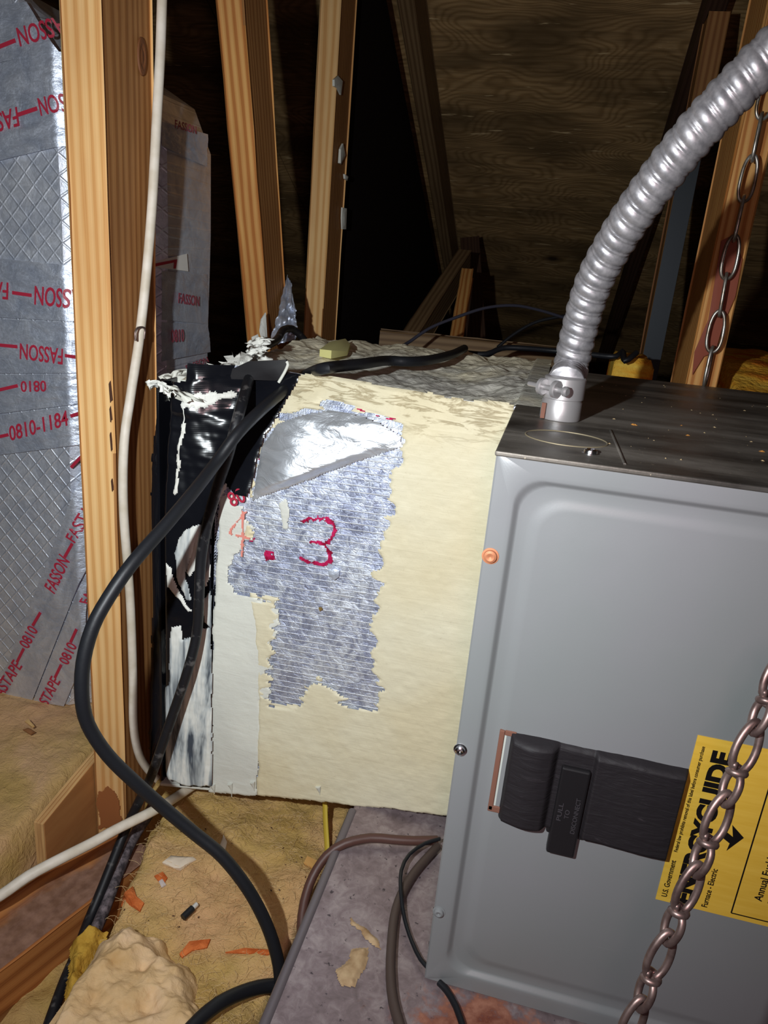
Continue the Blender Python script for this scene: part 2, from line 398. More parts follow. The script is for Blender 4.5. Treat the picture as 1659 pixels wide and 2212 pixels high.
# rust around the furnace foot and below the front
g = m.node('ShaderNodeSeparateXYZ', {0: m.node('ShaderNodeTexCoord').outputs['Object']})
dx = m.math('ABSOLUTE', m.math('SUBTRACT', g.outputs[0], 0.06)); dy = m.math('ABSOLUTE', m.math('ADD', g.outputs[1], 0.035))
near = m.math('SUBTRACT', 1.0, m.math('ADD', m.math('MULTIPLY', dx, 9.0), m.math('MULTIPLY', dy, 14.0)))
rn = m.noise(c, 60, 5, 0.65); ru = m.math('ADD', m.math('MULTIPLY', near, 0.55), m.math('SUBTRACT', rn, 0.5))
rf = m.ramp(ru, [(0.12, 0.0), (0.3, 0.95)])
col = m.mix(rf, col, m.ramp(rn, [(0.4, lin(120, 58, 36)), (0.65, lin(172, 116, 92))]))
m.set('Base Color', col); m.set('Metallic', m.math('MULTIPLY', m.math('SUBTRACT', 1.0, rf), 0.35)); m.set('Normal', m.bump(n1, 0.3, 0.001))

m = COND = NT('conduit_steel', 0.34, 0.6)
c = m.co(); n1 = m.noise(c, 160, 3, 0.6)
m.set('Base Color', m.ramp(n1, [(0.3, lin(158, 156, 160)), (0.7, lin(196, 192, 194))])); m.set('Roughness', m.ramp(n1, [(0.3, 0.36), (0.7, 0.5)]))
ZINC = NT('zinc_casting', 0.42, 0.6, lin(190, 186, 186))
BRIGHT = NT('bright_steel', 0.2, 1.0, lin(226, 226, 230))
m = CHAIN = NT('chain_steel', 0.42, 0.75); c = m.co(rand=True); n1 = m.noise(c, 120, 3)
m.set('Base Color', m.ramp(n1, [(0.3, lin(104, 84, 80)), (0.7, lin(156, 136, 130))]))
m = CHAINF = NT('chain_steel_pale', 0.35, 0.8); c = m.co(rand=True); n1 = m.noise(c, 60, 3)
m.set('Base Color', m.ramp(n1, [(0.35, lin(140, 120, 100)), (0.65, lin(214, 212, 204))]))
CABLE = NT('black_cable', 0.46, spec=0.35, base=lin(26, 27, 31))
CABLE.set('Normal', CABLE.bump(CABLE.noise(CABLE.co(), 240, 3), 0.15, 0.0006))
m = CABLEB = NT('black_cable_dirty', 0.5, spec=0.4); m.set('Base Color', m.mix(m.ramp(m.noise(m.co(), 90, 4), [(0.58, 0.0), (0.72, 0.6)]), lin(24, 24, 28), lin(110, 106, 104)))
BROWNW = NT('brown_cable', 0.5, base=lin(84, 54, 46))
m = WCAB = NT('white_cable', 0.5, spec=0.3); m.set('Base Color', m.ramp(m.noise(m.co(), 40, 4), [(0.35, lin(206, 194, 174)), (0.65, lin(228, 218, 204))]))
YEL = NT('yellow_cable', 0.5, base=lin(198, 172, 60))
BLACKP = NT('black_pad', 0.62, spec=0.35)
m = BLACKP; cc = m.co(); wr = m.noise(m.co((40, 40, 190), rot=(0, 0.25, 0)), 1.0, 4, 0.6, 0.8)
m.set('Base Color', m.mix(m.ramp(wr, [(0.66, 0.0), (0.74, 0.3)]), lin(34, 30, 33), lin(84, 76, 80))); m.set('Normal', m.bump(wr, 0.55, 0.0018))
BLACKT = NT('black_plastic', 0.45, spec=0.4, base=lin(28, 26, 28))
EMB = NT('embossed_grey', 0.5, base=lin(62, 58, 62))
m = YLAB = NT('yellow_label', 0.6, spec=0.25); m.set('Base Color', m.ramp(m.noise(m.co((20, 20, 200)), 1.0, 3), [(0.35, lin(222, 178, 62)), (0.7, lin(232, 190, 76))]))
INK = NT('black_ink', 0.7, spec=0.1, base=lin(22, 18, 18))
REDINK = NT('red_ink', 0.5, base=lin(176, 40, 64)); REDINK2 = NT('dull_red_ink', 0.55, base=lin(150, 70, 84))
m = MARK = NT('red_marker', 0.4, 0.35); m.set('Base Color', m.ramp(m.noise(m.co(), 150, 3), [(0.35, lin(150, 10, 48)), (0.65, lin(226, 40, 104))]))
PINKM = NT('faded_red_marker', 0.6, base=lin(226, 140, 126))
RUST = NT('rusty_edge', 0.8, base=lin(124, 82, 66)); COPPER = NT('coppery_screw', 0.6, 0.3, lin(196, 128, 92))
WHITE = NT('white_paper', 0.6, base=lin(226, 222, 214))
m = INS = NT('fibreglass', 1.0, spec=0.03)
c = m.co(); n1 = m.noise(c, 9, 5, 0.6, 0.4); n2 = m.noise(c, 60, 5, 0.7, 0.6); n3 = m.noise(c, 520, 2, 0.7); n4 = m.noise(c, 5.2, 3, 0.5, 0.2)
col = m.ramp(n1, [(0.28, lin(168, 132, 70)), (0.42, lin(190, 158, 96)), (0.56, lin(202, 166, 112)), (0.72, lin(212, 172, 130))])
col = m.mix(m.ramp(n4, [(0.5, 0.0), (0.7, 0.6)]), col, lin(208, 158, 124))
col = m.mix(m.ramp(n2, [(0.62, 0.0), (0.78, 0.35)]), col, lin(160, 118, 66))
col = m.mix(m.ramp(m.noise(c, 110, 2, 0.5), [(0.17, 0.7), (0.20, 0.0)]), col, lin(86, 62, 42))
m.set('Base Color', col); nb = m.bump(n2, 0.8, 0.006); m.set('Normal', m.bump(n3, 0.5, 0.001, nb))
m = INSC = NT('fibreglass_clump', 1.0, spec=0.03)
c = m.co(); n1 = m.noise(c, 16, 5, 0.6, 0.5); n2 = m.noise(c, 80, 5, 0.7, 0.6)
col = m.ramp(n1, [(0.3, lin(186, 148, 96)), (0.5, lin(216, 182, 136)), (0.7, lin(226, 194, 158))])
m.set('Base Color', col); nb = m.bump(n2, 0.5, 0.003); m.set('Normal', m.bump(m.noise(c, 420, 2), 0.4, 0.001, nb))
m = MUST = NT('mustard_fibre', 1.0, spec=0.03); m.set('Base Color', m.ramp(m.noise(m.co(), 50, 4), [(0.3, lin(160, 118, 40)), (0.7, lin(208, 168, 74))])); m.set('Normal', m.bump(m.noise(m.co(), 120, 4), 0.8, 0.004))
m = ORNG = NT('orange_foam', 0.95, spec=0.05); m.set('Base Color', m.ramp(m.noise(m.co(), 70, 4), [(0.3, lin(176, 84, 40)), (0.7, lin(222, 126, 70))])); m.set('Normal', m.bump(m.noise(m.co(), 300, 3), 0.6, 0.002))
m = OYEL = NT('orange_yellow_batt', 1.0, spec=0.03); m.set('Base Color', m.ramp(m.noise(m.co((1, 1, 4)), 12, 4), [(0.35, lin(226, 120, 44)), (0.5, lin(236, 172, 60)), (0.7, lin(244, 204, 90))])); m.set('Normal', m.bump(m.noise(m.co(), 120, 4), 0.8, 0.006))
m = DECK = NT('old_plywood', 0.75, spec=0.2)
wv = m.node('ShaderNodeVectorMath', {0: m.co((0.9, 3.4, 3.4)), 1: m.node('ShaderNodeVectorMath', {0: m.node('ShaderNodeTexNoise', {'Vector': m.co((1.6, 3.0, 3.0)), 'Scale': 1.6, 'Detail': 2, 'Roughness': 0.45}).outputs['Color'], 'Scale': 3.2}, operation='SCALE').outputs[0]}, operation='ADD').outputs[0]
gr = m.wave(wv, 3.4, 0.8, 3, 1.5, 'BANDS', 'Y'); n0 = m.noise(m.co((1, 2.2, 2.2)), 3.4, 3, 0.5)
fl = m.noise(m.co((10, 70, 70)), 1.0, 3, 0.6); fg = m.noise(m.co((5, 60, 60)), 1.6, 4, 0.6)
col = m.ramp(gr, [(0.0, lin(204, 166, 116)), (0.5, lin(196, 158, 108)), (1.0, lin(172, 136, 90))])
col = m.mix(m.ramp(n0, [(0.36, 0.75), (0.6, 0.0)]), col, lin(92, 74, 50))
col = m.mix(m.ramp(fg, [(0.4, 0.0), (0.75, 0.75)]), col, lin(98, 76, 48))
col = m.mix(m.ramp(fl, [(0.66, 0.0), (0.72, 0.85)]), col, lin(240, 210, 160))
kv = m.node('ShaderNodeTexVoronoi', {'Vector': m.co((2.6, 3.4, 3.4)), 'Scale': 1.0}, feature='F1').outputs['Distance']
col = m.mix(m.ramp(kv, [(0.03, 0.9), (0.10, 0.0)]), col, lin(48, 34, 24))
m.set('Base Color', col); m.set('Normal', m.bump(fg, 0.3, 0.002))
m = PLY = NT('plywood_gusset', 0.65, spec=0.25); m.set('Base Color', m.ramp(m.noise(m.co((6, 6, 40), rot=(0.7, 0, 0)), 1.0, 4), [(0.3, lin(160, 106, 62)), (0.7, lin(186, 134, 82))]))
m = PLYE = NT('plywood_edge', 0.7, spec=0.2); m.set('Base Color', m.ramp(m.noise(m.co((200, 12, 12)), 1.0, 3), [(0.3, lin(176, 130, 82)), (0.7, lin(220, 178, 120))]))
m = DUSTW = wood_mat('dusty_wood', lin(196, 132, 74), lin(168, 104, 54), lin(112, 62, 32), 26)
cur = m.b.inputs['Base Color'].links[0].from_socket
c = m.co(); du = m.noise(c, 14, 4, 0.6); sx = m.node('ShaderNodeSeparateXYZ', {0: m.node('ShaderNodeTexCoord').outputs['Object']})
top = m.math('GREATER_THAN', m.node('ShaderNodeSeparateXYZ', {0: m.node('ShaderNodeNewGeometry').outputs['Normal']}).outputs[2], 0.7)
df = m.math('MULTIPLY', top, m.ramp(m.math('ADD', m.math('MULTIPLY', du, 0.5), m.math('MULTIPLY', sx.outputs[0], 8.0)), [(0.08, 0.1), (0.2, 0.9)]))
m.set('Base Color', m.mix(df, cur, m.ramp(m.noise(c, 90, 4), [(0.35, lin(112, 84, 70)), (0.7, lin(150, 118, 102))])))
GYP = NT('floor_board', 0.9, base=lin(70, 60, 52))
m = DUSTP = NT('dusty_black_plastic', 0.8); m.set('Base Color', m.ramp(m.noise(m.co(), 130, 5, 0.7), [(0.4, lin(52, 46, 50)), (0.7, lin(136, 124, 128))]))

# ------------------------------------------------ structure
floor = box('floor', -2.2, 2.0, -0.9, 3.9, -0.24, -0.21, GYP, bev=0)
tag(floor, kind='structure')
# roof slope: falls away from the camera at 6 in 12, with plywood sheets on rafters
SL = 0.4616/0.8863; ca, sa = 0.8869, 0.4620
Q0 = (-0.1386,1.3559,1.1483)
def deckz(y): return Q0[2]-SL*(y-Q0[1])
def deckpt(x, s, up): return (x, Q0[1]+s*ca+up*sa, Q0[2]-s*sa+up*ca)     # s metres down the slope
ceil = mesh('ceiling', [deckpt(x, s, u) for u in (0.016, 0.03) for (x, s) in ((-2.2, -1.0), (2.0, -1.0), (2.0, 2.75), (-2.2, 2.75))], BOXF, DECK, smooth=False)
tag(ceil, kind='structure')
seam = 0.76
s_edges = [-1.0, -0.458, seam, 1.98, 2.75]
for k in range(4):
    for (x0, x1) in ((-2.2, -0.9), (-0.897, 1.1), (1.103, 2.0)):
        off = 0.0
        V = [deckpt(x, s, u) for u in (0.0+0.001*(k % 2), 0.0155) for (x, s) in ((x0, s_edges[k]+0.0015), (x1, s_edges[k]+0.0015), (x1, s_edges[k+1]-0.0015), (x0, s_edges[k+1]-0.0015))]
        o = mesh('plywood_sheet', V, BOXF, DECK, ceil, smooth=False)

# trusses: rafters under the deck, webs between
XL0, XL1, XR0, XR1 = -0.447, -0.409, 0.203, 0.241
def rafter(x, s0, s1, label, mat, seed):
    a = deckpt(x, s0, -0.0455); b = deckpt(x, s1, -0.0455)
    return timber('rafter', a, b, 0.038, 0.089, mat, label, (1, 0, 0), 'rafter', seed=seed)
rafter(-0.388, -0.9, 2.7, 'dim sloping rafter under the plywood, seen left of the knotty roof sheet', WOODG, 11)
rafter(0.222, -0.9, 2.7, 'sloping rafter under the plywood behind the upper part of the metal conduit', WOODK, 12)  # conduit's shadow on this rafter is put into the dark wood colour

post = timber('timber_post', (-0.426, 0.2275, -0.208), (-0.426, 0.2275, 0.95), 0.042, 0.089, WOOD, 'vertical pine post nearest the camera, with the white cable stapled to it', cat='post', seed=1)
timber('timber_post', (-0.428, 0.682, 0.36), (-0.428, 0.455, 1.14), 0.038, 0.082, WOOD2, 'leaning pine post with torn foil tape at its foot, second from the left', cat='post', seed=2)
post2 = bpy.data.objects['timber_post.001']
WOOD_S = wood_mat('pine_brown_shade', lin(180, 130, 80), lin(156, 106, 60), lin(108, 64, 34), 48)
def shade_sides(o, m=WOOD_S):          # darker wide faces imitate grazing shade, along with a browner grain
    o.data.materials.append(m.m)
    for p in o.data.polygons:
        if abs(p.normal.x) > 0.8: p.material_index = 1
shade_sides(post); shade_sides(post2)
post3 = timber('timber_post', (-0.428, 0.922, -0.208), (-0.428, 0.922, 1.205), 0.038, 0.092, WOOD, 'narrow upright post behind the duct with white mastic blobs along its edge', cat='post', seed=3)
shade_sides(post3)
timber('timber_post', (0.222, 0.645, -0.208), (0.222, 0.655, 1.33), 0.040, 0.140, WOOD2, 'reddish stained upright timber behind the furnace, with the thin chain in front', cat='post', seed=4)
post5 = timber('timber_post', (0.222, 1.215, -0.208), (0.222, 1.215, 1.08), 0.038, 0.075, WOOD3, 'far slim upright timber with a steel strap, just right of the conduit foot', cat='post', seed=5)
st = box('steel_strap', 0.2035, 0.2405, 1.1755, 1.177, 0.25, 0.84, NT('dark_galvanised', 0.5, 0.7, lin(56, 60, 64)), post5, bev=0.0004)
tag(st, 'blue grey metal strap')
timber('timber_brace', (-0.257,1.6251,0.617), (-0.3037,1.1308,0.3942), 0.038, 0.07, WOODG, 'dim diagonal brace slanting down to the left behind the duct', cat='brace', seed=6)
timber('timber_brace', (-0.2231,1.4607,0.5871), (-0.1942,1.1523,0.389), 0.03, 0.03, WOOD2, 'thin lit batten standing between the far brace and the rafter', cat='brace', seed=7)
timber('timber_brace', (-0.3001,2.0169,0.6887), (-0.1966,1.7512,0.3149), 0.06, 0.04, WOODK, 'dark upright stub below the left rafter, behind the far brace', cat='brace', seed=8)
timber('timber_beam', (-0.3101,0.9326,0.4489), (0.0612,1.0102,0.4453), 0.05, 0.038, WOODG, 'horizontal brown board lying along the back edge of the duct', side=(0, 1, 0), cat='board', seed=9)

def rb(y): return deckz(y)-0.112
ds = [(y, z) for (y, z) in [(0.975, -0.2), (0.975, rb(0.975)), (1.6, rb(1.6)), (2.3, rb(2.3)), (2.95, rb(2.95)), (2.95, -0.2)]]  # outline of a dark sheet added to imitate roof deck in shadow
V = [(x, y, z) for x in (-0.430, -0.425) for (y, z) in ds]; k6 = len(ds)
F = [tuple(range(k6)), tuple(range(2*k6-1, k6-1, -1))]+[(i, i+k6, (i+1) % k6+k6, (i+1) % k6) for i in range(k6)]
tag(mesh('shade_sheet', V, F, NT('shade_dark', 0.95, spec=0.05, base=lin(34, 28, 27)), smooth=False), 'added dark sheet imitating shade between the narrow post and the left rafter', 'sheet')
# joist at the lower left and the plywood gusset
d = Vector((0.32, 0.947, 0)).normalized()
jc = Vector((-0.4365+0.004, 0.003, -0.1495)); 
joist = timber('ceiling_joist', jc-d*0.42, jc+d*0.165, 0.076, 0.099, DUSTW, 'dusty wooden joist running to the lower left corner, under the white cable', side=(d.y, -d.x, 0), cat='joist', seed=10)
gus = thing('gusset_plate', 'plywood gusset plate fixed to the left of the nearest post foot', 'gusset', (-0.457, 0.13, -0.2))
gz = (-0.4485,0.1789,-0.0222)[2]; gz2 = (-0.4485,0.0922,-0.0403)[2]
hexa('plywood_board', [(-0.4605, 0.092, -0.205), (-0.4485, 0.092, -0.205), (-0.4485, 0.30, -0.205), (-0.4605, 0.30, -0.205)],
     [(-0.4605, 0.092, -0.043), (-0.4485, 0.092, -0.043), (-0.4485, 0.30, -0.012), (-0.4605, 0.30, -0.012)], PLY, gus, 0.0005)
for k in range(3):
    hexa('edge_ply', [(-0.4605+0.004*k, 0.0905, -0.205), (-0.4570+0.004*k, 0.0905, -0.205), (-0.4570+0.004*k, 0.0925, -0.205), (-0.4605+0.004*k, 0.0925, -0.205)],
         [(-0.4605+0.004*k, 0.0905, -0.043), (-0.4570+0.004*k, 0.0905, -0.043), (-0.4570+0.004*k, 0.0925, -0.0425), (-0.4605+0.004*k, 0.0925, -0.0425)], PLYE, gus, 0.0002)
    hexa('edge_ply', [(-0.4605+0.004*k, 0.0925, -0.0429), (-0.4570+0.004*k, 0.0925, -0.0429), (-0.4570+0.004*k, 0.30, -0.0119), (-0.4605+0.004*k, 0.30, -0.0119)],
         [(-0.4605+0.004*k, 0.0925, -0.0415-0.0006*k), (-0.4570+0.004*k, 0.0925, -0.0415-0.0006*k), (-0.4570+0.004*k, 0.30, -0.0105-0.0006*k), (-0.4605+0.004*k, 0.30, -0.0105-0.0006*k)], PLYE, gus, 0.0002)

# ------------------------------------------------ furnace cabinet
fur = thing('furnace', 'grey enamelled furnace cabinet lying beside the cream coated duct', 'furnace', (0.3, 0.27, 0.0))
W_, H_, DP = 0.62, 0.47, 0.545
# pressed front panel: rings of a rounded rectangle
def rrect(x0, x1, z0, z1, r, n=7):
    pts = []
    for (cx, cz, a0) in ((x1-r, z0+r, -90), (x1-r, z1-r, 0), (x0+r, z1-r, 90), (x0+r, z0+r, 180)):
        for k in range(n+1):
            a = math.radians(a0+90*k/n); pts.append((cx+r*math.cos(a), cz+r*math.sin(a)))
    return pts
rings = []
prof = [(0.0, 0.018, 0.0005), (0.0, 0.0012, 0.0005), (0.0012, 0.0, 0.0015), (0.0125, 0.0, 0.018), (0.0150, 0.0004, 0.018)]
for k in range(1, 9):
    t = k/8; prof.append((0.0150+0.0055*t, 0.0004+0.0048*(t*t*(3-2*t)), 0.018+0.003*t))
prof.append((0.0265, 0.0053, 0.022))
for k in range(1, 9):
    t = k/8; prof.append((0.0265+0.0095*t, 0.0053-0.0015*(t*t*(3-2*t)), 0.022-0.003*t))
prof.append((0.10, 0.0036, 0.02))
V = []; F = []
for (ins, dep, r) in prof:
    V += [(x, dep, z) for (x, z) in rrect(0.0+ins, W_-ins, 0.0+ins, H_-ins, r)]
n = 32
for i in range(len(prof)-1):
    for j in range(n): F.append((i*n+j, i*n+(j+1) % n, (i+1)*n+(j+1) % n, (i+1)*n+j))
F.append(tuple((len(prof)-1)*n+j for j in range(n)))
fp = autosmooth(mesh('front_panel', V, F, PAINT, fur), 38)
box('cabinet_shell', 0.0015, W_, 0.012, DP, 0.001, 0.4665, PAINT, fur, 0.0012)
tp = mesh('top_panel', [(-0.001, -0.0008, 0.4668), (W_, -0.0008, 0.4668), (W_, DP, 0.4668), (-0.001, DP, 0.4668), (-0.001, -0.0008, 0.4705), (W_, -0.0008, 0.4705), (W_, DP, 0.4705), (-0.001, DP, 0.4705)], BOXF, TOPM, fur, smooth=False)
bevel(tp, 0.0012)
tag(tp, 'dusty dark galvanised top')
def screw(c, axis, mat, r=0.0052, lab=None):
    ax = Vector(axis)
    o = lathe('screw', [(r*1.25, 0.0), (r*1.25, 0.0006), (r, 0.0008), (r*0.92, 0.0026), (r*0.6, 0.0034), (r*0.25, 0.0030), (0.0003, 0.0024)], c, mat, fur, 20, axis)
    if lab: tag(o, lab)
    return o
screw((0.0055, 0.0002, 0.396), (0, -1, 0), COPPER, 0.0048, 'coppery top screw')
screw((0.0035, 0.0002, 0.236), (0, -1, 0), BRIGHT, 0.0042, 'shiny middle screw')
screw((0.0045, 0.0002, 0.0765), (0, -1, 0), PAINT, 0.0042, 'painted lower screw')
screw((0.0615, 0.031, 0.4703), (0, 0, 1), BRIGHT, 0.0048, 'bright screw on the top')
# pressed ring (knockout) and thin ridge on the top
pts = [(0.045+0.030*math.cos(a), 0.072+0.026*math.sin(a), 0.4706) for a in np.linspace(0, 2*math.pi, 65)[:-1]]
Vt, Ft = tube_geo(pts, 0.0006, 8, closed=True); mesh('knockout_ring', Vt, Ft, NT('ring_brass', 0.5, 0.4, lin(150, 138, 112)), fur)
tube('thin_ridge', [(0.083, 0.011, 0.4705), (0.0815, 0.07, 0.4706), (0.080, 0.13, 0.4705)], 0.0010, TOPM, fur, 8, 0.01)
# cut-out with black pull-cover
box('cutout_plate', 0.0315, 0.075, 0.0038, 0.0060, 0.1865, 0.2575, NT('pale_plate', 0.5, base=lin(196, 200, 192)), fur, 0.0008)
box('cutout_edge', 0.0305, 0.0345, 0.0026, 0.0070, 0.1855, 0.2585, RUST, fur, 0.0008)
box('cutout_edge', 0.0345, 0.0430, 0.0030, 0.0070, 0.2545, 0.2590, RUST, fur, 0.0006)
box('cutout_edge', 0.0305, 0.0425, 0.0026, 0.0070, 0.1845, 0.1900, RUST, fur, 0.0006)
def pad(name, x0, x1, z0, z1, fy, seed):
    nx, ny = 150, 44
    def fn(u, v):
        X = x0+(x1-x0)*u; Z = z0+(z1-z0)*v
        e = np.minimum(np.minimum(u, 1-u)*(x1-x0), np.minimum(v, 1-v)*(z1-z0))
        b = sstep(0, 0.0035, e)
        Y = 0.0052-(fy(u, v))*b-0.0003+0.0006*fbm(X*120, Z*120, seed)
        Z = Z+0.0012*fbm(X*60, Z*0+1, seed+5)*(v > 0.5)
        return X, Y, Z
    P, F = grid_geo(nx, ny, fn); return mesh(name, P, F, BLACKP, fur)
def flap_h(u, v):
    x = 0.0385+0.128*u
    left = (0.0080+0.0070*np.sin(np.clip((x-0.0385)/0.040, 0, 1)*math.pi)*(0.75+0.25*v))*(1-sstep(0.070, 0.080, x))
    right = (0.0112-0.0016*u+0.0012*np.sin(u*9))*sstep(0.0985, 0.1035, x)
    return np.maximum(left+right, 0.0046)
pad('cover_flap', 0.0385, 0.1665, 0.1805, 0.2590, flap_h, 31)
box('pull_tab_base', 0.0765, 0.1045, 0.0005, 0.0095, 0.1790, 0.2530, BLACKT, fur, 0.0015)
pt = box('pull_tab', 0.0790, 0.1000, -0.0035, 0.0050, 0.1640, 0.2425, BLACKT, fur, 0.0016)
for (s_, x, z0, z1) in (('PULL', 0.0852, 0.196, 0.212), ('TO', 0.0905, 0.199, 0.207), ('DISCONNECT', 0.0968, 0.187, 0.219)):
    text('embossed_lettering', s_, (x, -0.0035, z0), (x, -0.0035, z1), (x-0.0034, -0.0035, z0), EMB, pt)
# energy label
LX = 0.1655; LZ0, LZ1 = 0.1400, 0.2875
lb = mesh('energy_label', [(LX, 0.0031, LZ0), (0.345, 0.0031, LZ0), (0.345, 0.0031, LZ1), (LX, 0.0031, LZ1), (LX, 0.0036, LZ0), (0.345, 0.0036, LZ0), (0.345, 0.0036, LZ1), (LX, 0.0036, LZ1)], BOXF, YLAB, fur, smooth=False)
tag(lb, 'yellow energy label')
LY = 0.0029
def ltext(s_, x_base, z0, z1, hgt, mat=INK, bold=0.008):
    text('printed_text', s_, (x_base, LY, z0), (x_base, LY, z1), (x_base-hgt, LY, z0), mat, lb, (0, 0, 0), bold)
ltext('U.S. Government', 0.1728, 0.1445, 0.1790, 0.0040)
ltext('Federal law prohibits removal of this label before consumer purchase', 0.1728, 0.1870, 0.2795, 0.0034)
ltext('ENERGYGUIDE', 0.1915, 0.1410+0.0015, 0.2785, 0.0142, INK, 0.05)
ltext('Furnace - Electric', 0.2020, 0.1440, 0.1800, 0.0042)
ltext('Annual Fuel Utilization', 0.2365, 0.1610, 0.2300, 0.0055)
ltext('Efficiency', 0.2460, 0.1610, 0.1900, 0.0055)
mesh('printed_arrow', [(x, LY, z) for (x, z) in [(0.2029,0.221),(0.2127,0.2123),(0.2039,0.1979),(0.2046,0.2049),(0.1973,0.2094),(0.1992,0.2149),(0.2055,0.211)]], [(0, 1, 6), (1, 2, 3, 6), (6, 3, 4, 5)], INK, lb, smooth=False)
def rule(x0, z0, x1, z1, w=0.0005):
    if abs(x1-x0) < 1e-6: V = [(x0-w, LY, z0), (x0+w, LY, z0), (x0+w, LY, z1), (x0-w, LY, z1)]
    else: V = [(x0, LY, z0-w), (x1, LY, z0-w), (x1, LY, z0+w), (x0, LY, z0+w)]
    mesh('printed_rule', V, [(0, 1, 2, 3)], INK, lb, smooth=False)
rule(0.2190, 0.1445, 0.2190, 0.2820); rule(0.2190, 0.1445, 0.340, 0.1445); rule(0.2190, 0.2820, 0.340, 0.2820)

# ------------------------------------------------ drain pan
pan = thing('drain_pan', 'mottled purplish metal pan with rolled edge and rust under the furnace', 'drain pan', (0.25, 0.1, -0.07))
sec = []
for k in range(9):
    a = math.radians(90+180*k/8*0.75); sec.append((-0.1125+0.0045*math.cos(a), -0.0055+0.0045*math.sin(a)))
sec = [(0.66, -0.001), (-0.10, -0.001), (-0.108, -0.0010)]+sec+[(-0.1165, -0.02), (-0.1165, -0.055), (0.66, -0.055)]
V = []; F = []; m_ = len(sec)
for y in (-0.36, -0.15, 0.05, 0.1835, 0.5): V += [(x, y, z) for (x, z) in sec]
for i in range(4):
    for j in range(m_): F.append((i*m_+j, i*m_+(j+1) % m_, (i+1)*m_+(j+1) % m_, (i+1)*m_+j))
F.append(tuple(range(m_))); F.append(tuple(4*m_+j for j in range(m_-1, -1, -1)))
autosmooth(mesh('pan_deck', V, F, PAN, pan), 40)
tube('rolled_edge', [(-0.1160, -0.36, -0.0032), (-0.1160, -0.1, -0.0032), (-0.1158, 0.18, -0.0032)], 0.0050, NT('pan_edge', 0.45, 0.3, lin(112, 104, 108)), pan, 12, 0.03)
box('pan_support', -0.08, 0.60, -0.25, 0.48, -0.2095, -0.0555, WOODD, pan, 0.002)

# ------------------------------------------------ duct with mastic
duct = thing('supply_duct', 'rectangular duct coated in cream mastic with bare foil patch, left of furnace', 'duct', (-0.18, 0.4, -0.03))
FOLD = [(-0.252,0.3421),(-0.1004,0.4194)]
def FY(X, Z):
    """front face of the duct: flat below a fold, leaning back above it"""
    (xa, za), (xb, zb) = FOLD
    zf = za+(zb-za)*np.clip((X-xa)/(xb-xa), -0.35, 1.15)
    t = np.clip(Z-zf, 0, 1)
    w = sstep(0.0, -0.085, X-0.0)
    w = sstep(-0.045, -0.105, X)*1.0
    wl = 1-sstep(-0.265, -0.33, X)*0.7
    return 0.19+w*wl*(0.20*t+1.3*t*t)+0.0018*fbm(X*14, Z*14, 77, 3)*1.0+w*0.007*fbm(X*20+Z*16, Z*70, 79, 4)*sstep(0.01, 0.05, t)
def on_front(A, B, Hh): return A, FY(A, B)-Hh, B
def zbot(X): return np.where(np.asarray(X) > -0.1165, 0.0165+np.asarray(X)*0.13, 0.00136+(np.asarray(X)+0.1165)*0.184)+0.0
ZTOP = 0.4715
BX0 = -0.362
P, F = grid_geo(120, 140, lambda u, v: (lambda X: (lambda Z: (X, FY(X, Z)+0.0008, Z))(zbot(X)+0.003+(ZTOP-0.004-zbot(X))*v))(-0.294+0.294*u))
fb = mesh('foil_face', P, F, FSK, duct); tag(fb, 'bare silver foil of the duct board')
P, F = grid_geo(40, 140, lambda u, v: (lambda X: (lambda Z: (X, FY(X, Z)+0.0008, Z))(zbot(X)+0.003+(ZTOP-0.004-zbot(X))*v))(-0.335+0.045*u))
mesh('tape_backing', P, F, TAPE, duct)
# body (sides, back and bottom) behind the face
hexa('duct_body', [(BX0, 0.225, zbot(BX0)), (-0.0015, 0.225, zbot(0)), (-0.0015, 0.63, zbot(0)), (BX0, 0.63, zbot(BX0))], [(BX0, 0.235, 0.452), (-0.0015, 0.235, 0.452), (-0.0015, 0.63, 0.452), (BX0, 0.63, 0.452)], MASTICW, duct, 0.002)
hexa('bottom_lip', [(BX0, 0.191, zbot(BX0)), (-0.0015, 0.191, zbot(0)), (-0.0015, 0.226, zbot(0)), (BX0, 0.226, zbot(BX0))], [(BX0, 0.191, zbot(BX0)+0.004), (-0.0015, 0.191, zbot(0)+0.004), (-0.0015, 0.226, zbot(0)+0.004), (BX0, 0.226, zbot(BX0)+0.004)], MASTICW, duct, 0.001)
box('end_panel', BX0-0.0015, BX0+0.0015, 0.196, 0.4, zbot(BX0)+0.003, 0.45, TAPE, duct, 0.0006)
# top panel
def topfn(u, v):
    X = -0.345+(0.022+0.345)*u; Yf = np.maximum(0.200, FY(X, 0*X+0.470)+0.006); Y = Yf+(0.66-Yf)*v
    lipd = sstep(0.30, 0.2, Y)*sstep(0.0, -0.15, X)
    Z = 0.4535+0.008*fbm(X*26+Y*9, Y*22, 51, 5)*2+0.014*sstep(0.24, 0.62, Y)+0.006*fbm(X*60-Y*30, Y*26, 57, 4)+0.014*sstep(-0.09, 0.0, X)*sstep(0.62, 0.24, Y)
    Z = Z+0.006*sstep(0.5, 0.62, Y)*fbm(X*30, Y*5, 53, 4)*2
    return X, Y+0.012*fbm(X*20, Y*20, 55, 3)*sstep(0.6, 0.66, Y)*2, Z
P, F = grid_geo(150, 170, topfn)
P = np.array(P)
# keep off the furnace top
k = P[:, 0] > -0.001; P[k, 2] = np.maximum(P[k, 2], 0.4712)
tpn = mesh('top_coat', P, F, MTOP, duct); tag(tpn, 'dusty grey mastic top')
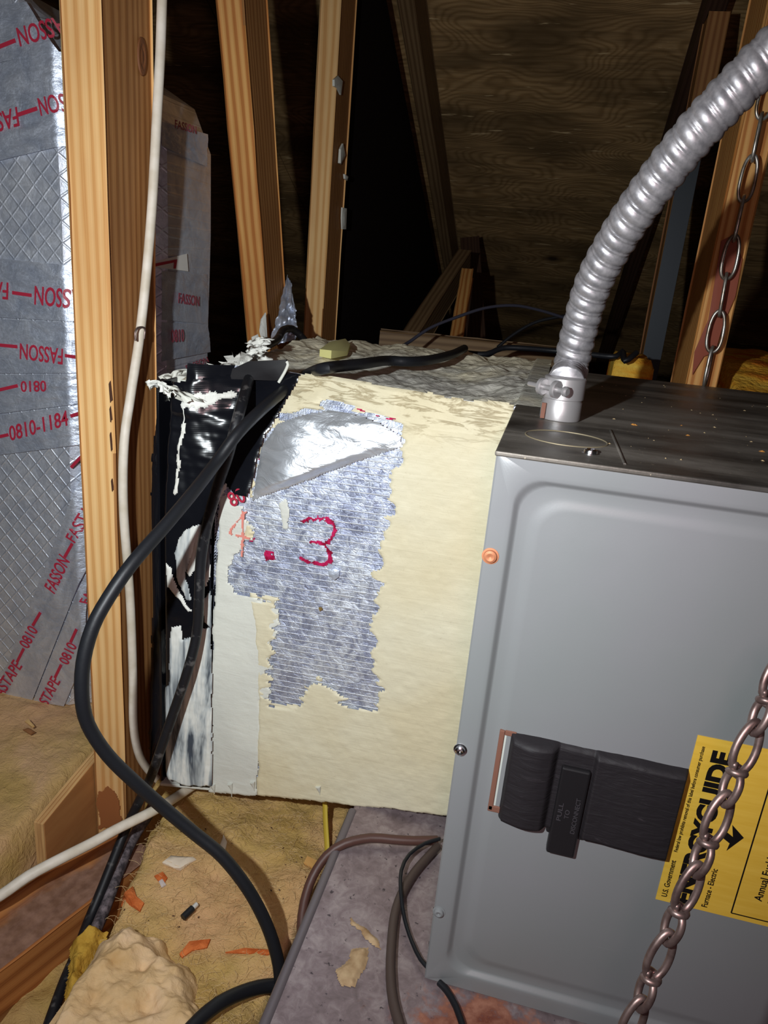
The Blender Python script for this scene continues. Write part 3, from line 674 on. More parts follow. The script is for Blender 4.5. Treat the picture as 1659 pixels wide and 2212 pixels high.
# foil patch outline as seen (exposed area is left free of mastic)
EXPO = [(-0.2482,0.3975),(-0.2334,0.4244),(-0.2089,0.4378),(-0.1809,0.4454),(-0.153,0.4449),(-0.1276,0.4428),(-0.1073,0.4343),(-0.0994,0.4182),(-0.1071,0.3932),(-0.1078,0.36),(-0.1123,0.3252),(-0.1136,0.2848),(-0.1145,0.2376),(-0.1105,0.1896),(-0.1002,0.164),(-0.1023,0.128),(-0.128,0.1242),(-0.1534,0.1404),(-0.1682,0.1572),(-0.1818,0.1338),(-0.1926,0.1136),(-0.2225,0.1077),(-0.2265,0.1412),(-0.2225,0.1767),(-0.2172,0.217),(-0.2207,0.2371),(-0.2406,0.2333),(-0.2611,0.2386),(-0.2753,0.2496),(-0.2737,0.2767),(-0.2634,0.289),(-0.2509,0.3068),(-0.2645,0.3301),(-0.2724,0.3364),(-0.2521,0.3471)]
zb = lambda px_: px_
CREAM = [(-0.235, zbot(-0.235)-0.001), (-0.001, zbot(0)-0.002), (0.0005, 0.474), (-0.02, 0.4745), (-0.06, 0.472), (-0.12, 0.4735), (-0.17, 0.474), (-0.228, 0.472), (-0.245, 0.44), (-0.252, 0.40), (-0.256, 0.35), (-0.262, 0.28), (-0.245, 0.2), (-0.238, 0.1)]
ms = mask_sheet('mastic_coat', CREAM, on_front, MASTIC, duct, 0.0014, 0.003, 55, 5, 0.0024, 0.004, 0.0008, [(EXPO, 0.013, 60, (0.28, 2.6))])
tag(ms, 'cream brushed mastic')
WHT = [(-0.296, zbot(-0.29)-0.002), (-0.236, zbot(-0.236)-0.002), (-0.232, 0.09), (-0.236, 0.108), (-0.206, 0.118), (-0.200, 0.2), (-0.200, 0.29), (-0.24, 0.335), (-0.272, 0.345), (-0.288, 0.34), (-0.29, 0.27), (-0.294, 0.2), (-0.296, 0.1)]
ms = mask_sheet('mastic_coat', WHT, lambda a, b, h: (a, FY(a, b)-h-0.0004, b), MASTICW, duct, 0.0014, 0.003, 60, 9, 0.0016, 0.003, 0.0004, [(EXPO, 0.012, 90, (0.5, 1.6))])
tag(ms, 'whiter mastic at the left')
dab = [(-0.2222,0.3443),(-0.2145,0.3505),(-0.2099,0.3388),(-0.2119,0.3159),(-0.217,0.3176),(-0.2207,0.3321)]
mask_sheet('mastic_dab', dab, lambda a, b, h: (a, FY(a, b)-h-0.0006, b), MASTICW, duct, 0.001, 0.002, 120, 4, 0.001, 0.002, 0.0002)
# black tape over the left end, wrapped over the top edge
TP = [(-0.2164,0.4733),(-0.2257,0.4471),(-0.2336,0.4291),(-0.2464,0.4025),(-0.249,0.3771),(-0.2546,0.3447),(-0.27,0.3463),(-0.2846,0.3546),(-0.2905,0.331),(-0.2924,0.284),(-0.2917,0.1936),(-0.2963,0.161),(-0.2916,0.1024),(-0.29,-0.0182),(-0.3582,-0.0219),(-0.3604,0.0485),(-0.3898,-0.0454),(-0.3885,0.0155),(-0.3815,0.2014),(-0.383,0.3626),(-0.3801,0.3979),(-0.3728,0.4412),(-0.3556,0.4507),(-0.3275,0.4559),(-0.2925,0.4645),(-0.2632,0.4706)]
def on_tape(A, B, Hh):
    r = sstep(-0.345, -0.366, A)
    wr = 0.008*fbm(A*24-B*5, B*8+A*12, 61, 2)*2*sstep(0.28, 0.36, B)
    return A, FY(A, B)-0.0062-Hh-np.clip(wr, -0.004, 1)*0.9+0.030*r, B
bt = mask_sheet('black_tape', TP, on_tape, TAPE, duct, 0.0018, 0.0022, 90, 12, 0.0012, 0.004, 0.0003); tag(bt, 'glossy black tape wrapped round the left end')
# white mastic smeared down the tape
def smear(pts, seed, h=0.0018, amp=0.003, mat=MASTICV):
    return mask_sheet('mastic_smear', pXZ_(pts), lambda a, b, hh: (on_tape(a, b, 0*a)[0], on_tape(a, b, 0*a)[1]-hh-0.0012, b), mat, duct, 0.0012, amp, 70, seed, h, 0.003, 0.0007, (), (2.2, 0.6))
def pXZ_(p): return p
smear([(-0.3411,0.1836),(-0.3286,0.1861),(-0.3263,0.1692),(-0.3134,0.1806),(-0.2995,0.1892),(-0.2928,0.1934),(-0.2905,0.1027),(-0.2888,-0.0179),(-0.3153,-0.0251),(-0.3446,-0.0236),(-0.3604,-0.0037),(-0.3621,0.0608),(-0.3629,0.0883),(-0.345,0.1084),(-0.3435,0.1509)], 22, mat=MASTICB)
smear([(-0.3631,0.1645),(-0.355,0.1626),(-0.3536,0.1308),(-0.3568,0.1045),(-0.3639,0.1042),(-0.3612,0.1291)], 23)
smear([(-0.3462,0.2583),(-0.3396,0.253),(-0.3319,0.2324),(-0.3208,0.2133),(-0.3141,0.2067),(-0.3196,0.2033),(-0.3364,0.2215),(-0.3453,0.2298)], 24)
smear([(-0.306,0.3053),(-0.2944,0.3098),(-0.2953,0.2993),(-0.3059,0.2869),(-0.3078,0.2598),(-0.3176,0.2472),(-0.322,0.2507),(-0.3144,0.2801),(-0.3124,0.2964)], 25)
smear([(-0.2847,0.3561),(-0.2795,0.3559),(-0.2843,0.3371),(-0.2904,0.3269),(-0.2936,0.3305)], 26)
smear([(-0.3022,0.2456),(-0.2939,0.2704),(-0.2926,0.2545),(-0.2989,0.2386)], 27)
smear([(-0.3418,0.4308),(-0.3315,0.4386),(-0.3072,0.4463),(-0.2773,0.4462),(-0.2748,0.4437),(-0.3021,0.4329),(-0.3172,0.4282),(-0.3275,0.4231),(-0.3317,0.375),(-0.3338,0.3395),(-0.336,0.3392),(-0.3348,0.3893),(-0.3347,0.4222)], 28, 0.0022, 0.007)
smear([(-0.3053,0.2219),(-0.2934,0.2352),(-0.2917,0.1896),(-0.3006,0.1958),(-0.3019,0.2113)], 29, mat=MASTICB)
smear([(-0.3285,0.2936),(-0.3167,0.3061),(-0.3008,0.3098),(-0.3112,0.2807),(-0.3231,0.2461),(-0.3163,0.2197),(-0.323,0.2184),(-0.3341,0.2441),(-0.3362,0.271)], 36, mat=MASTICB)
smear([(-0.3058,0.2816),(-0.2943,0.3046),(-0.2932,0.2598),(-0.3022,0.2445),(-0.3077,0.249)], 37, mat=MASTICB)
smear([(-0.348,0.3073),(-0.3447,0.3109),(-0.3438,0.2964),(-0.3459,0.296)], 30)
# folded tab of black board behind the tape
tb = [(-0.2937,0.225,0.4557),(-0.2448,0.225,0.4595),(-0.2369,0.225,0.4623),(-0.2312,0.225,0.4779),(-0.2338,0.225,0.4818),(-0.2737,0.225,0.4759),(-0.2913,0.225,0.4664)]
blob_patch('black_flap', [(x, y, z+0.002) for (x, y, z) in tb], BLACKT, duct, 0.003, 0.001, (0, -1, 0))
tube('white_flap_edge', [(-0.2403,0.221,0.4605),(-0.2348,0.221,0.4705),(-0.2312,0.221,0.4792),(-0.2328,0.221,0.4823)], 0.0016, MASTICW, duct, 8, 0.004)
# torn crests of mastic along the top left edge
rngc = random.Random(8)
def crest(pts, seed, w=0.014, mat=MASTICV):
    P = spline(pts, 0.004); n = len(P); nx = 10
    rg = np.random.RandomState(seed)
    def fn(u, v):
        idx = np.clip((v*(n-1)).astype(int), 0, n-1)
        base = P[idx]
        T = np.gradient(P, axis=0)[idx]; T /= np.linalg.norm(T, axis=-1)[..., None]
        side = np.cross(T, np.array([0, -0.6, 0.8]))
        a = (u-0.5)*2
        ww = w*(0.7+1.6*fbm(v*22, u*3, seed, 3))
        q = base+side*(a*ww)[..., None]
        lift = (1-a*a)*w*0.18+0.012*fbm(u*5, v*n*0.22, seed+3, 4)
        return q[..., 0], q[..., 1]-lift*0.5, q[..., 2]+lift
    Pp, F = grid_geo(nx, n*2, fn)
    return mesh('mastic_crest', Pp, F, mat, duct)
crest([(-0.3394,0.1857,0.4397),(-0.3346,0.2034,0.4411),(-0.3264,0.228,0.4451),(-0.3178,0.254,0.4529),(-0.3037,0.2702,0.4602),(-0.2967,0.2848,0.4671)], 41, 0.030, MASTICW)
crest([(-0.3648,0.1853,0.4446),(-0.3593,0.1919,0.4482),(-0.3516,0.1929,0.4462),(-0.3409,0.1883,0.4387)], 42, 0.006)
crest([(-0.3229,0.2533,0.4539),(-0.3139,0.2684,0.4612),(-0.2998,0.2732,0.4664),(-0.2861,0.2745,0.4617)], 43, 0.022)
crest([(-0.289,0.2676,0.4591),(-0.2936,0.2864,0.4698),(-0.3071,0.3187,0.4784),(-0.317,0.3513,0.4856)], 44, 0.018)
crest([(-0.2848,0.2761,0.4657),(-0.2776,0.2782,0.4673),(-0.2722,0.2775,0.462)], 45, 0.007)
crest([(-0.3694,0.2204,0.4336),(-0.3633,0.2289,0.4392),(-0.3628,0.241,0.4427),(-0.3744,0.2521,0.4511)], 46, 0.022, MASTICW)
# drips under the bottom edge
for (px0, py0, py1, s0) in ():
    pass
drips = [((-0.266,0.187,-0.02), 0.010), ((-0.2381,0.187,-0.0097), 0.004), ((-0.2884,0.187,-0.0275), 0.004), ((-0.158,0.187,0.0059), 0.003)]
for (p, L) in drips: tube('mastic_drip', [(p[0]-0.002, p[1], p[2]+0.008), (p[0], p[1], p[2]+0.001), (p[0]+0.0006, p[1], p[2]-L)], lambda i, a: max(0.0004, 0.0034-0.0011*i), MASTICW, duct, 8, 0.006)
m = SHINY = NT('shiny_foil', 0.42, 0.75, lin(236, 240, 246)); cr = m.noise(m.co((30, 30, 70)), 1.0, 4, 0.6, 1.0); m.set('Normal', m.bump(cr, 0.6, 0.004)); m.set('Roughness', m.ramp(cr, [(0.3, 0.3), (0.7, 0.52)]))
LF = [(-0.252,0.3411),(-0.2247,0.3553),(-0.1769,0.3805),(-0.1312,0.4036),(-0.0996,0.42),(-0.1033,0.4303),(-0.125,0.44),(-0.1529,0.444),(-0.1808,0.4436),(-0.2088,0.4355),(-0.2324,0.4232),(-0.2482,0.3965),(-0.2492,0.3673)]
lf = mask_sheet('loose_foil', LF, lambda a, b, h: (a, FY(a, b)-0.0009-h-0.15*np.clip(-0.095-a, 0, 1)*sstep(-0.262, -0.205, a)*sstep(0.0, 0.012, b-(FOLD[0][1]+(FOLD[1][1]-FOLD[0][1])*(a-FOLD[0][0])/(FOLD[1][0]-FOLD[0][0])))*sstep(0.462, 0.43, b)-0.006*np.abs(fbm(a*18+b*14, b*48, 83, 3)), b), SHINY, duct, 0.0014, 0.0015, 80, 45, 0.0004, 0.003, 0.0002); tag(lf, 'loose shiny foil above the fold')
# handwriting and print on the foil
on_mark = lambda a, b, h: (a, FY(a, b)-0.0010, b)
on_markw = lambda a, b, h: (a, FY(a, b)-0.0040, b)
mk = ribbon('marker_writing', [[(-0.1959,0.3271),(-0.1877,0.3325),(-0.1716,0.3351),(-0.164,0.3314),(-0.1615,0.3229),(-0.1666,0.3109),(-0.1723,0.3079),(-0.1863,0.3075)], [(-0.1712,0.3061),(-0.1643,0.2981),(-0.1647,0.2898),(-0.1734,0.2852),(-0.189,0.2844),(-0.1963,0.2883)]], 0.0050, on_mark, MARK, duct)
tag(mk, 'handwritten red figure 3')
dot = [[(-0.2337,0.2869),(-0.227,0.2891),(-0.2257,0.282),(-0.2329,0.2807),(-0.2337,0.2869)], [(-0.2336,0.2843),(-0.2258,0.2851)]]
ribbon('marker_dot', dot, 0.0052, on_mark, MARK, duct, seed=5)
ribbon('marker_dot', [[(-0.2413,0.3984),(-0.2353,0.3974)]], 0.004, on_mark, MARK, duct, seed=6)
ribbon('marker_dot', [[(-0.2488,0.3839),(-0.2449,0.3874)]], 0.003, on_mark, MARK, duct, seed=7)
ribbon('marker_dot', [[(-0.2532,0.297),(-0.2481,0.3)]], 0.004, on_mark, MARK, duct, seed=8)
fm = ribbon('marker_faded', [[(-0.2563,0.3314),(-0.2683,0.3152),(-0.2763,0.3025),(-0.2585,0.3013),(-0.2533,0.3012)], [(-0.2603,0.3287),(-0.26,0.2791)]], 0.0034, on_markw, PINKM, duct, seed=9)
ribbon('marker_line', [[(-0.1513,0.4474),(-0.1346,0.445)], [(-0.1309,0.4446),(-0.1234,0.4424),(-0.1109,0.4445)]], 0.0024, lambda a, b, h: (a, FY(a, b)-0.0036, b), MARK, duct, seed=10)
text('printed_text', '80', *[(-0.2718,0.1855,0.3323),(-0.2556,0.1855,0.3419),(-0.2793,0.1855,0.3461)], REDINK, duct, (0, -0.0006, 0))
# punched hole with torn foil
hp = [(-0.1654,0.188,0.2802),(-0.1582,0.188,0.2835),(-0.1531,0.188,0.2824),(-0.1536,0.188,0.2751),(-0.1583,0.188,0.2706),(-0.1636,0.188,0.2748)]
blob_patch('torn_foil', hp, FOILT, duct, 0.0006, 0.0015, (0, -1, 0), seed=3)
hp = [(-0.1631,0.187,0.2789),(-0.1587,0.187,0.2813),(-0.1551,0.187,0.2799),(-0.1562,0.187,0.274),(-0.1602,0.187,0.2743)]
blob_patch('punched_hole', hp, NT('hole_fibre', 0.9, base=lin(116, 92, 44)), duct, 0.0004, 0.0006, (0, -1, 0), seed=4)
hp = [(-0.1733,0.188,0.2365),(-0.1703,0.188,0.2376),(-0.1687,0.188,0.2352),(-0.1716,0.188,0.2325)]
blob_patch('punched_hole', hp, NT('hole_fibre_small', 0.9, base=lin(126, 100, 50)), duct, 0.0005, 0.0004, (0, -1, 0), seed=5)
# loose yellow fibre on top
hp = [(-0.2592,0.4069,0.468),(-0.2792,0.5117,0.468),(-0.2762,0.5764,0.468),(-0.253,0.5232,0.468),(-0.2355,0.4497,0.468),(-0.241,0.3974,0.468)]
blob_patch('fibre_tuft', hp, NT('pale_yellow_fibre', 1.0, base=lin(232, 226, 150)), duct, 0.003, 0.008, (0, 0, 1), seed=6)

# ------------------------------------------------ foil-wrapped duct at the left
fd_ = thing('foil_duct', 'tall duct wrapped in printed silver foil tape behind the nearest post', 'duct', (-0.62, 0.42, -0.1))
Y0, Y1 = 0.30, 0.495
prof = [(-0.95, -0.0435), (-0.562, -0.0445), (-0.548, 0.02), (-0.540, 0.35), (-0.535, 0.60), (-0.536, 0.70), (-0.546, 0.752), (-0.580, 0.818), (-0.64, 0.90), (-0.95, 0.98)]
def duct_sec(y, grow): return [(x+(grow*(1.0 if z < .74 else 0.85 if z < .8 else 0.25 if z < .88 else 0.0) if x > -0.9 else 0), y, z-(0.02*grow/0.086 if .79 < z < .85 else 0.05*grow/0.086 if z > .85 else 0)) for (x, z) in prof]
rows = [duct_sec(Y0+0.0, -0.004), duct_sec(Y0+0.004, 0.0), duct_sec(Y0+0.040, 0.060), duct_sec(Y0+0.076, 0.086), duct_sec(Y1-0.01, 0.088), duct_sec(Y1, 0.082)]
V = [p for r_ in rows for p in r_]; F = []; m_ = len(prof)
for i in range(len(rows)-1):
    for j in range(m_): F.append((i*m_+j, i*m_+(j+1) % m_, (i+1)*m_+(j+1) % m_, (i+1)*m_+j))
F.append(tuple(range(m_-1, -1, -1))); F.append(tuple((len(rows)-1)*m_+j for j in range(m_)))
body = autosmooth(mesh('foil_wrap', V, F, FOIL, fd_), 30)
def tape_strip(pts, ax='y', v=0.2985, lab=None, seed=0):
    """strip of tape: four corner points on the face, crinkled grid"""
    A, B, Cc, Dd = [np.array(p) for p in pts]
    nrm = np.cross(B-A, Dd-A); nrm /= np.linalg.norm(nrm)
    if nrm[1] > 0 and ax == 'y': nrm = -nrm
    if nrm[0] < 0 and ax == 'x': nrm = -nrm
    def fn(u, w):
        q = (A*(1-u[..., None])+B*u[..., None])*(1-w[..., None])+(Dd*(1-u[..., None])+Cc*u[..., None])*w[..., None]
        k = 0.0006+0.0030*fbm(u*5+seed, w*6+seed*2, 90+seed, 4)*np.minimum(1, 4*np.minimum(w, 1-w))+0.0016
        q = q+nrm*k[..., None]
        return q[..., 0], q[..., 1]+(0.66*np.clip(q[..., 0]+0.537, 0, 1) if ax == 'y' else 0), q[..., 2]
    P, F = grid_geo(40, 24, fn); o = mesh('tape_strip', P, F, FOILT, fd_)
    return o
FV = 0.2965
t1 = tape_strip([(-0.639,0.2965,0.7465),(-0.5296,0.2965,0.767),(-0.5115,0.2965,0.7219),(-0.6445,0.2965,0.6953)], seed=1)
t2 = tape_strip([(-0.6446,0.2965,0.6939),(-0.5107,0.2965,0.7264),(-0.512,0.2965,0.6801),(-0.6495,0.2965,0.6477)], seed=2)
t3 = tape_strip([(-0.6597,0.2965,0.5519),(-0.5163,0.2965,0.5517),(-0.5182,0.2965,0.4896),(-0.6672,0.2965,0.482)], seed=3)
t4 = tape_strip([(-0.6674,0.2965,0.4798),(-0.5183,0.2965,0.488),(-0.5226,0.2965,0.4292),(-0.6747,0.2965,0.4117)], seed=4)
t5 = tape_strip([(-0.6749,0.2965,0.4094),(-0.5226,0.2965,0.4281),(-0.5232,0.2965,0.3922),(-0.6806,0.2965,0.3559)], seed=5)
t6 = tape_strip([(-0.6809,0.2965,0.3535),(-0.5233,0.2965,0.3905),(-0.5245,0.2965,0.3412),(-0.6865,0.2965,0.3003)], seed=6)
t0 = tape_strip([(-0.633,0.2965,0.8034),(-0.5643,0.2965,0.8106),(-0.5308,0.2965,0.7661),(-0.6389,0.2965,0.7474)], seed=10)
t7 = tape_strip([(-0.6834,0.2965,-0.0525),(-0.522,0.2965,0.3119),(-0.5274,0.2965,0.1727),(-0.6234,0.2965,-0.0507)], seed=7)
t8 = tape_strip([(-0.6201,0.2965,-0.0469),(-0.5278,0.2965,0.166),(-0.5338,0.2965,0.0408),(-0.5704,0.2965,-0.0443)], seed=8)
FT = 0.2932
def ft(s_, pts, par, mat=REDINK):
    o = text('tape_lettering', s_, *pts, mat, par, (0, 0, 0))
    for v in o.data.vertices:
        if v.co.x > -0.537 and v.co.y < 0.31: v.co.y += 0.66*(v.co.x+0.537)
def dash(pts, par, mat=REDINK, w=0.0020):
    a, b = [Vector(p) for p in pts]; u = (b-a); nn = u.cross(Vector((0, 1, 0))).normalized()*w
    mesh('tape_dash', [a-nn, b-nn, b+nn, a+nn, a-nn+Vector((0, .0003, 0)), b-nn+Vector((0, .0003, 0)), b+nn+Vector((0, .0003, 0)), a+nn+Vector((0, .0003, 0))], BOXF, mat, par, smooth=False)
ft('FASSON', [(-0.5175,0.2932,0.8008),(-0.5782,0.2932,0.7863),(-0.5136,0.2932,0.7834)], t0); dash([(-0.602,0.2932,0.7678),(-0.5797,0.2932,0.7748)], t0)
ft('FASSON', [(-0.5047,0.2932,0.7333),(-0.5572,0.2932,0.7209),(-0.5011,0.2932,0.7159)], t1); dash([(-0.5828,0.2932,0.7037),(-0.5579,0.2932,0.711)], t1); ft('FASSON', [(-0.5833,0.2932,0.7118),(-0.6477,0.2932,0.6946),(-0.5813,0.2932,0.6928)], t1)
ft('FASSON', [(-0.5093,0.2932,0.5254),(-0.5745,0.2932,0.5253),(-0.5116,0.2932,0.5035)], t3); dash([(-0.606,0.2932,0.5146),(-0.5797,0.2932,0.5138)], t3); ft('FASSON', [(-0.61,0.2932,0.5258),(-0.6791,0.2932,0.5251),(-0.6124,0.2932,0.5056)], t3)
ft('FASSON', [(-0.5412,0.2932,0.4564),(-0.6,0.2932,0.4567),(-0.543,0.2932,0.4371)], t4); dash([(-0.6315,0.2932,0.4512),(-0.6042,0.2932,0.4519)], t4); dash([(-0.5392,0.2932,0.4485),(-0.5218,0.2932,0.4482)], t4)
ft('0810', [(-0.5672,0.2932,0.4155),(-0.6031,0.2932,0.4107),(-0.5675,0.2932,0.4019)], t5); dash([(-0.6367,0.2932,0.3953),(-0.6075,0.2932,0.4045)], t5)
ft('0810-1184', [(-0.6242,0.2932,0.3323),(-0.539,0.2932,0.3638),(-0.6253,0.2932,0.3512)], t6); dash([(-0.6423,0.2932,0.3352),(-0.6262,0.2932,0.3404)], t6); dash([(-0.5357,0.2932,0.3757),(-0.524,0.2932,0.3806)], t6)
dash([(-0.5387,0.2932,0.3102),(-0.5229,0.2932,0.3268)], t6)
ft('FASSON', [(-0.5733,0.2932,0.1293),(-0.5473,0.2932,0.1809),(-0.5889,0.2932,0.1386)], t7); dash([(-0.5552,0.2932,0.186),(-0.5424,0.2932,0.2077)], t7)
ft('FASTAPE', [(-0.5383,0.2932,0.2084),(-0.5046,0.2932,0.2717),(-0.5522,0.2932,0.215)], t7)
ft('0810', [(-0.6209,0.2932,0.036),(-0.6024,0.2932,0.0693),(-0.636,0.2932,0.0422)], t7); dash([(-0.6114,0.2932,0.0746),(-0.5974,0.2932,0.0977)], t7); dash([(-0.6415,0.2932,0.011),(-0.6283,0.2932,0.0359)], t7)
ft('FASTAPE', [(-0.6752,0.2932,-0.061),(-0.6322,0.2932,0.0064),(-0.6899,0.2932,-0.052)], t7)
ft('FASSON', [(-0.5263,0.2932,0.1208),(-0.5021,0.2932,0.1721),(-0.5371,0.2932,0.1254)], t8)
ft('0810', [(-0.5589,0.2932,0.0241),(-0.5428,0.2932,0.0577),(-0.5739,0.2932,0.0288)], t8); dash([(-0.5533,0.2932,0.0612),(-0.5428,0.2932,0.0837)], t8); dash([(-0.5816,0.2932,-0.0007),(-0.5699,0.2932,0.0231)], t8)
ft('FASTAPE', [(-0.6055,0.2932,-0.069),(-0.5723,0.2932,-0.0045),(-0.6201,0.2932,-0.0618)], t8)
# right side face, in shade: taped bands, label scrap and faint print
XS = -0.4495
def sstrip(pts, seed): return tape_strip(pts, 'x', XS, seed=seed)
u1 = sstrip([(-0.4495,0.3574,0.5534),(-0.4495,0.4786,0.5514),(-0.4495,0.48,0.4852),(-0.4495,0.3563,0.4965)], 11)
u2 = sstrip([(-0.4495,0.3562,0.4938),(-0.4495,0.48,0.4839),(-0.4495,0.4893,0.4464),(-0.4495,0.3552,0.446)], 12)
u3 = sstrip([(-0.4495,0.3608,0.7157),(-0.4495,0.4752,0.7223),(-0.4495,0.4734,0.6841),(-0.4495,0.3603,0.6903)], 13)
XT = XS+0.0036
lab = mesh('label_scrap', [Vector(p)+Vector((dx, 0, 0)) for dx in (0, 0.0006) for p in [(-0.4465,0.3355,0.5579),(-0.4465,0.4209,0.5542),(-0.4465,0.4172,0.5755),(-0.4465,0.3357,0.563)]], BOXF, WHITE, fd_, smooth=False)
mesh('label_frame', [Vector(p) for p in [(-0.4451,0.3332,0.561),(-0.4451,0.3909,0.568),(-0.4451,0.3874,0.557),(-0.4451,0.3817,0.5569),(-0.4451,0.3829,0.564),(-0.4451,0.3331,0.5574)]], [(0, 1, 4, 5), (1, 2, 3, 4)], REDINK, lab, smooth=False)
ft('FASSON', [(-0.4449,0.3926,0.5154),(-0.4449,0.4487,0.51),(-0.4449,0.3938,0.5283)], u1, REDINK2); 
ft('0810', [(-0.4449,0.3746,0.4678),(-0.4449,0.4081,0.4667),(-0.4449,0.3737,0.4838)], u2, REDINK2); ft('FASSON', [(-0.4449,0.4182,0.4272),(-0.4449,0.4803,0.4335),(-0.4449,0.4106,0.4353)], u2, REDINK2)
ft('FASSON', [(-0.4449,0.3861,0.7138),(-0.4449,0.4388,0.7162),(-0.4449,0.3862,0.7226)], u3, REDINK2)

# ------------------------------------------------ mastic and tape stuck on the posts
def onpost(p, name, pts, mat, seed, th=0.002, curl=0.003, n=(1, 0, 0)):
    o = blob_patch(name, pts, mat, p, th, curl, n, seed=seed); return o
onpost(post3, 'mastic_blob', [(-0.4086,0.8511,0.8726),(-0.4086,0.875,0.8844),(-0.4086,0.8949,0.8806),(-0.4086,0.8943,0.8591),(-0.4086,0.8738,0.8652),(-0.4086,0.8531,0.8634)], MASTICW, 1)
onpost(post3, 'mastic_blob', [(-0.4086,0.9103,0.7758),(-0.4086,0.925,0.7873),(-0.4086,0.9379,0.7701),(-0.4086,0.9243,0.7527),(-0.4086,0.9098,0.7529)], MASTICW, 2)
onpost(post3, 'mastic_blob', [(-0.4086,0.9452,0.7391),(-0.4086,0.9696,0.7391),(-0.4086,0.9655,0.7306),(-0.4086,0.9499,0.7318)], MASTICW, 3)
onpost(post3, 'mastic_blob', [(-0.4086,0.9466,0.6817),(-0.4086,0.9679,0.682),(-0.4086,0.9799,0.6455),(-0.4086,0.9553,0.6438),(-0.4086,0.9477,0.6639)], MASTICW, 4)
# crumpled foil on the leaning post
ft_pts = np.array([(-0.4053,0.5909,0.4533),(-0.3798,0.6321,0.4637),(-0.3974,0.6681,0.5176),(-0.4216,0.6978,0.557)])
def fn(u, v):
    a, b, c2, d2 = ft_pts
    L = (a*(1-v)[..., None]+(np.array((-0.4085,0.6356,0.5241))*(1-v)[..., None]+d2*v[..., None])*v[..., None])
    Rr = (b*(1-v)[..., None]+c2*v[..., None])*(1-(v > .8)*((v-.8)*5*.6))[..., None]+d2*((v > .8)*((v-.8)*5*.6))[..., None]
    q = L*(1-u[..., None])+Rr*u[..., None]
    h = 0.016*fbm(u*5, v*9, 15, 4)
    return q[..., 0]+0.012+h, q[..., 1]-0.012-h, q[..., 2]
P, F = grid_geo(24, 40, fn); cf = mesh('torn_foil_tape', P, F, FOILT, post2); tag(cf, 'crumpled silver foil tape')
onpost(post2, 'mastic_smear', [(-0.4054,0.5663,0.4922),(-0.4029,0.5753,0.5015),(-0.394,0.5643,0.4632),(-0.3962,0.5521,0.4604),(-0.4028,0.5561,0.4763)], MASTICV, 6, 0.001, 0.002, (0, -1, 0))
onpost(post2, 'mastic_smear', [(-0.4086,0.5412,0.4679),(-0.4027,0.5493,0.472),(-0.4,0.5508,0.4588),(-0.4055,0.5383,0.4571)], MASTICV, 7, 0.001, 0.002, (0, -1, 0))
rp = bpy.data.objects['timber_post.003']
tag(blob_patch('red_stain', [(0.2071,0.5742,0.6484),(0.2215,0.5742,0.6577),(0.2362,0.5742,0.6286),(0.238,0.5742,0.5838),(0.2311,0.5742,0.5484),(0.2291,0.5742,0.5127),(0.2163,0.5742,0.5053),(0.207,0.5742,0.4798),(0.2037,0.5742,0.5099),(0.2121,0.5742,0.5524),(0.2095,0.5742,0.604)], NT('red_brown_stain', 0.6, base=lin(140, 62, 34)), rp, 0.0005, 0.0003, (0, -1, 0), seed=10), 'reddish stain')
# splits and marks on the near post
for (a, b, w) in (((-0.4075,0.1826,0.4437), (-0.4066,0.1826,0.4248), .0012), ((-0.4079,0.1826,0.4179), (-0.4073,0.1826,0.4044), .001), ((-0.4088,0.1826,0.3905), (-0.4078,0.1826,0.3733), .0008), ((-0.409,0.1826,0.3403), (-0.4083,0.1826,0.329), .0008)):
    p, q = a, b
    mesh('bark_streak', [(p[0]-w, p[1], p[2]), (p[0]+w, p[1], p[2]+.004), (q[0]+w*1.6, q[1], q[2]+.003), (q[0]-w, q[1], q[2]), (p[0], p[1]-.0005, p[2]), (p[0], p[1]-.0005, p[2]+.002), (q[0], q[1]-.0005, q[2]+.002), (q[0], q[1]-.0005, q[2])], BOXF, NT('bark', 0.9, base=lin(70, 40, 22)), post, smooth=False)
stn = mask_sheet('glue_stain', [(-0.4447,-0.066),(-0.4288,-0.0547),(-0.4174,-0.0584),(-0.4103,-0.0767),(-0.4102,-0.1128),(-0.4447,-0.1273),(-0.4445,-0.0898)], lambda a, b, h: (a, 0.1822-h*0.2, b), NT('brown_stain', 0.6, base=lin(156, 96, 54)), post, 0.0012, 0.006, 70, 171, 0.0004, 0.003, 0.0001)
kn = (-0.4046,0.2493,0.753)
o = lathe('knot', [(0.0105, -0.0008), (0.0100, 0.0006), (0.0075, 0.0010), (0.0050, -0.0002), (0.0030, 0.0006), (0.0006, 0.0008)], (0, 0, 0), NT('knot_wood', 0.7, base=lin(112, 66, 32)), None, 18, (1, 0, 0))
o.data.transform(Matrix.Diagonal((1, 0.7, 1.6, 1))); o.data.transform(Matrix.Translation(kn)); adopt(o, post)

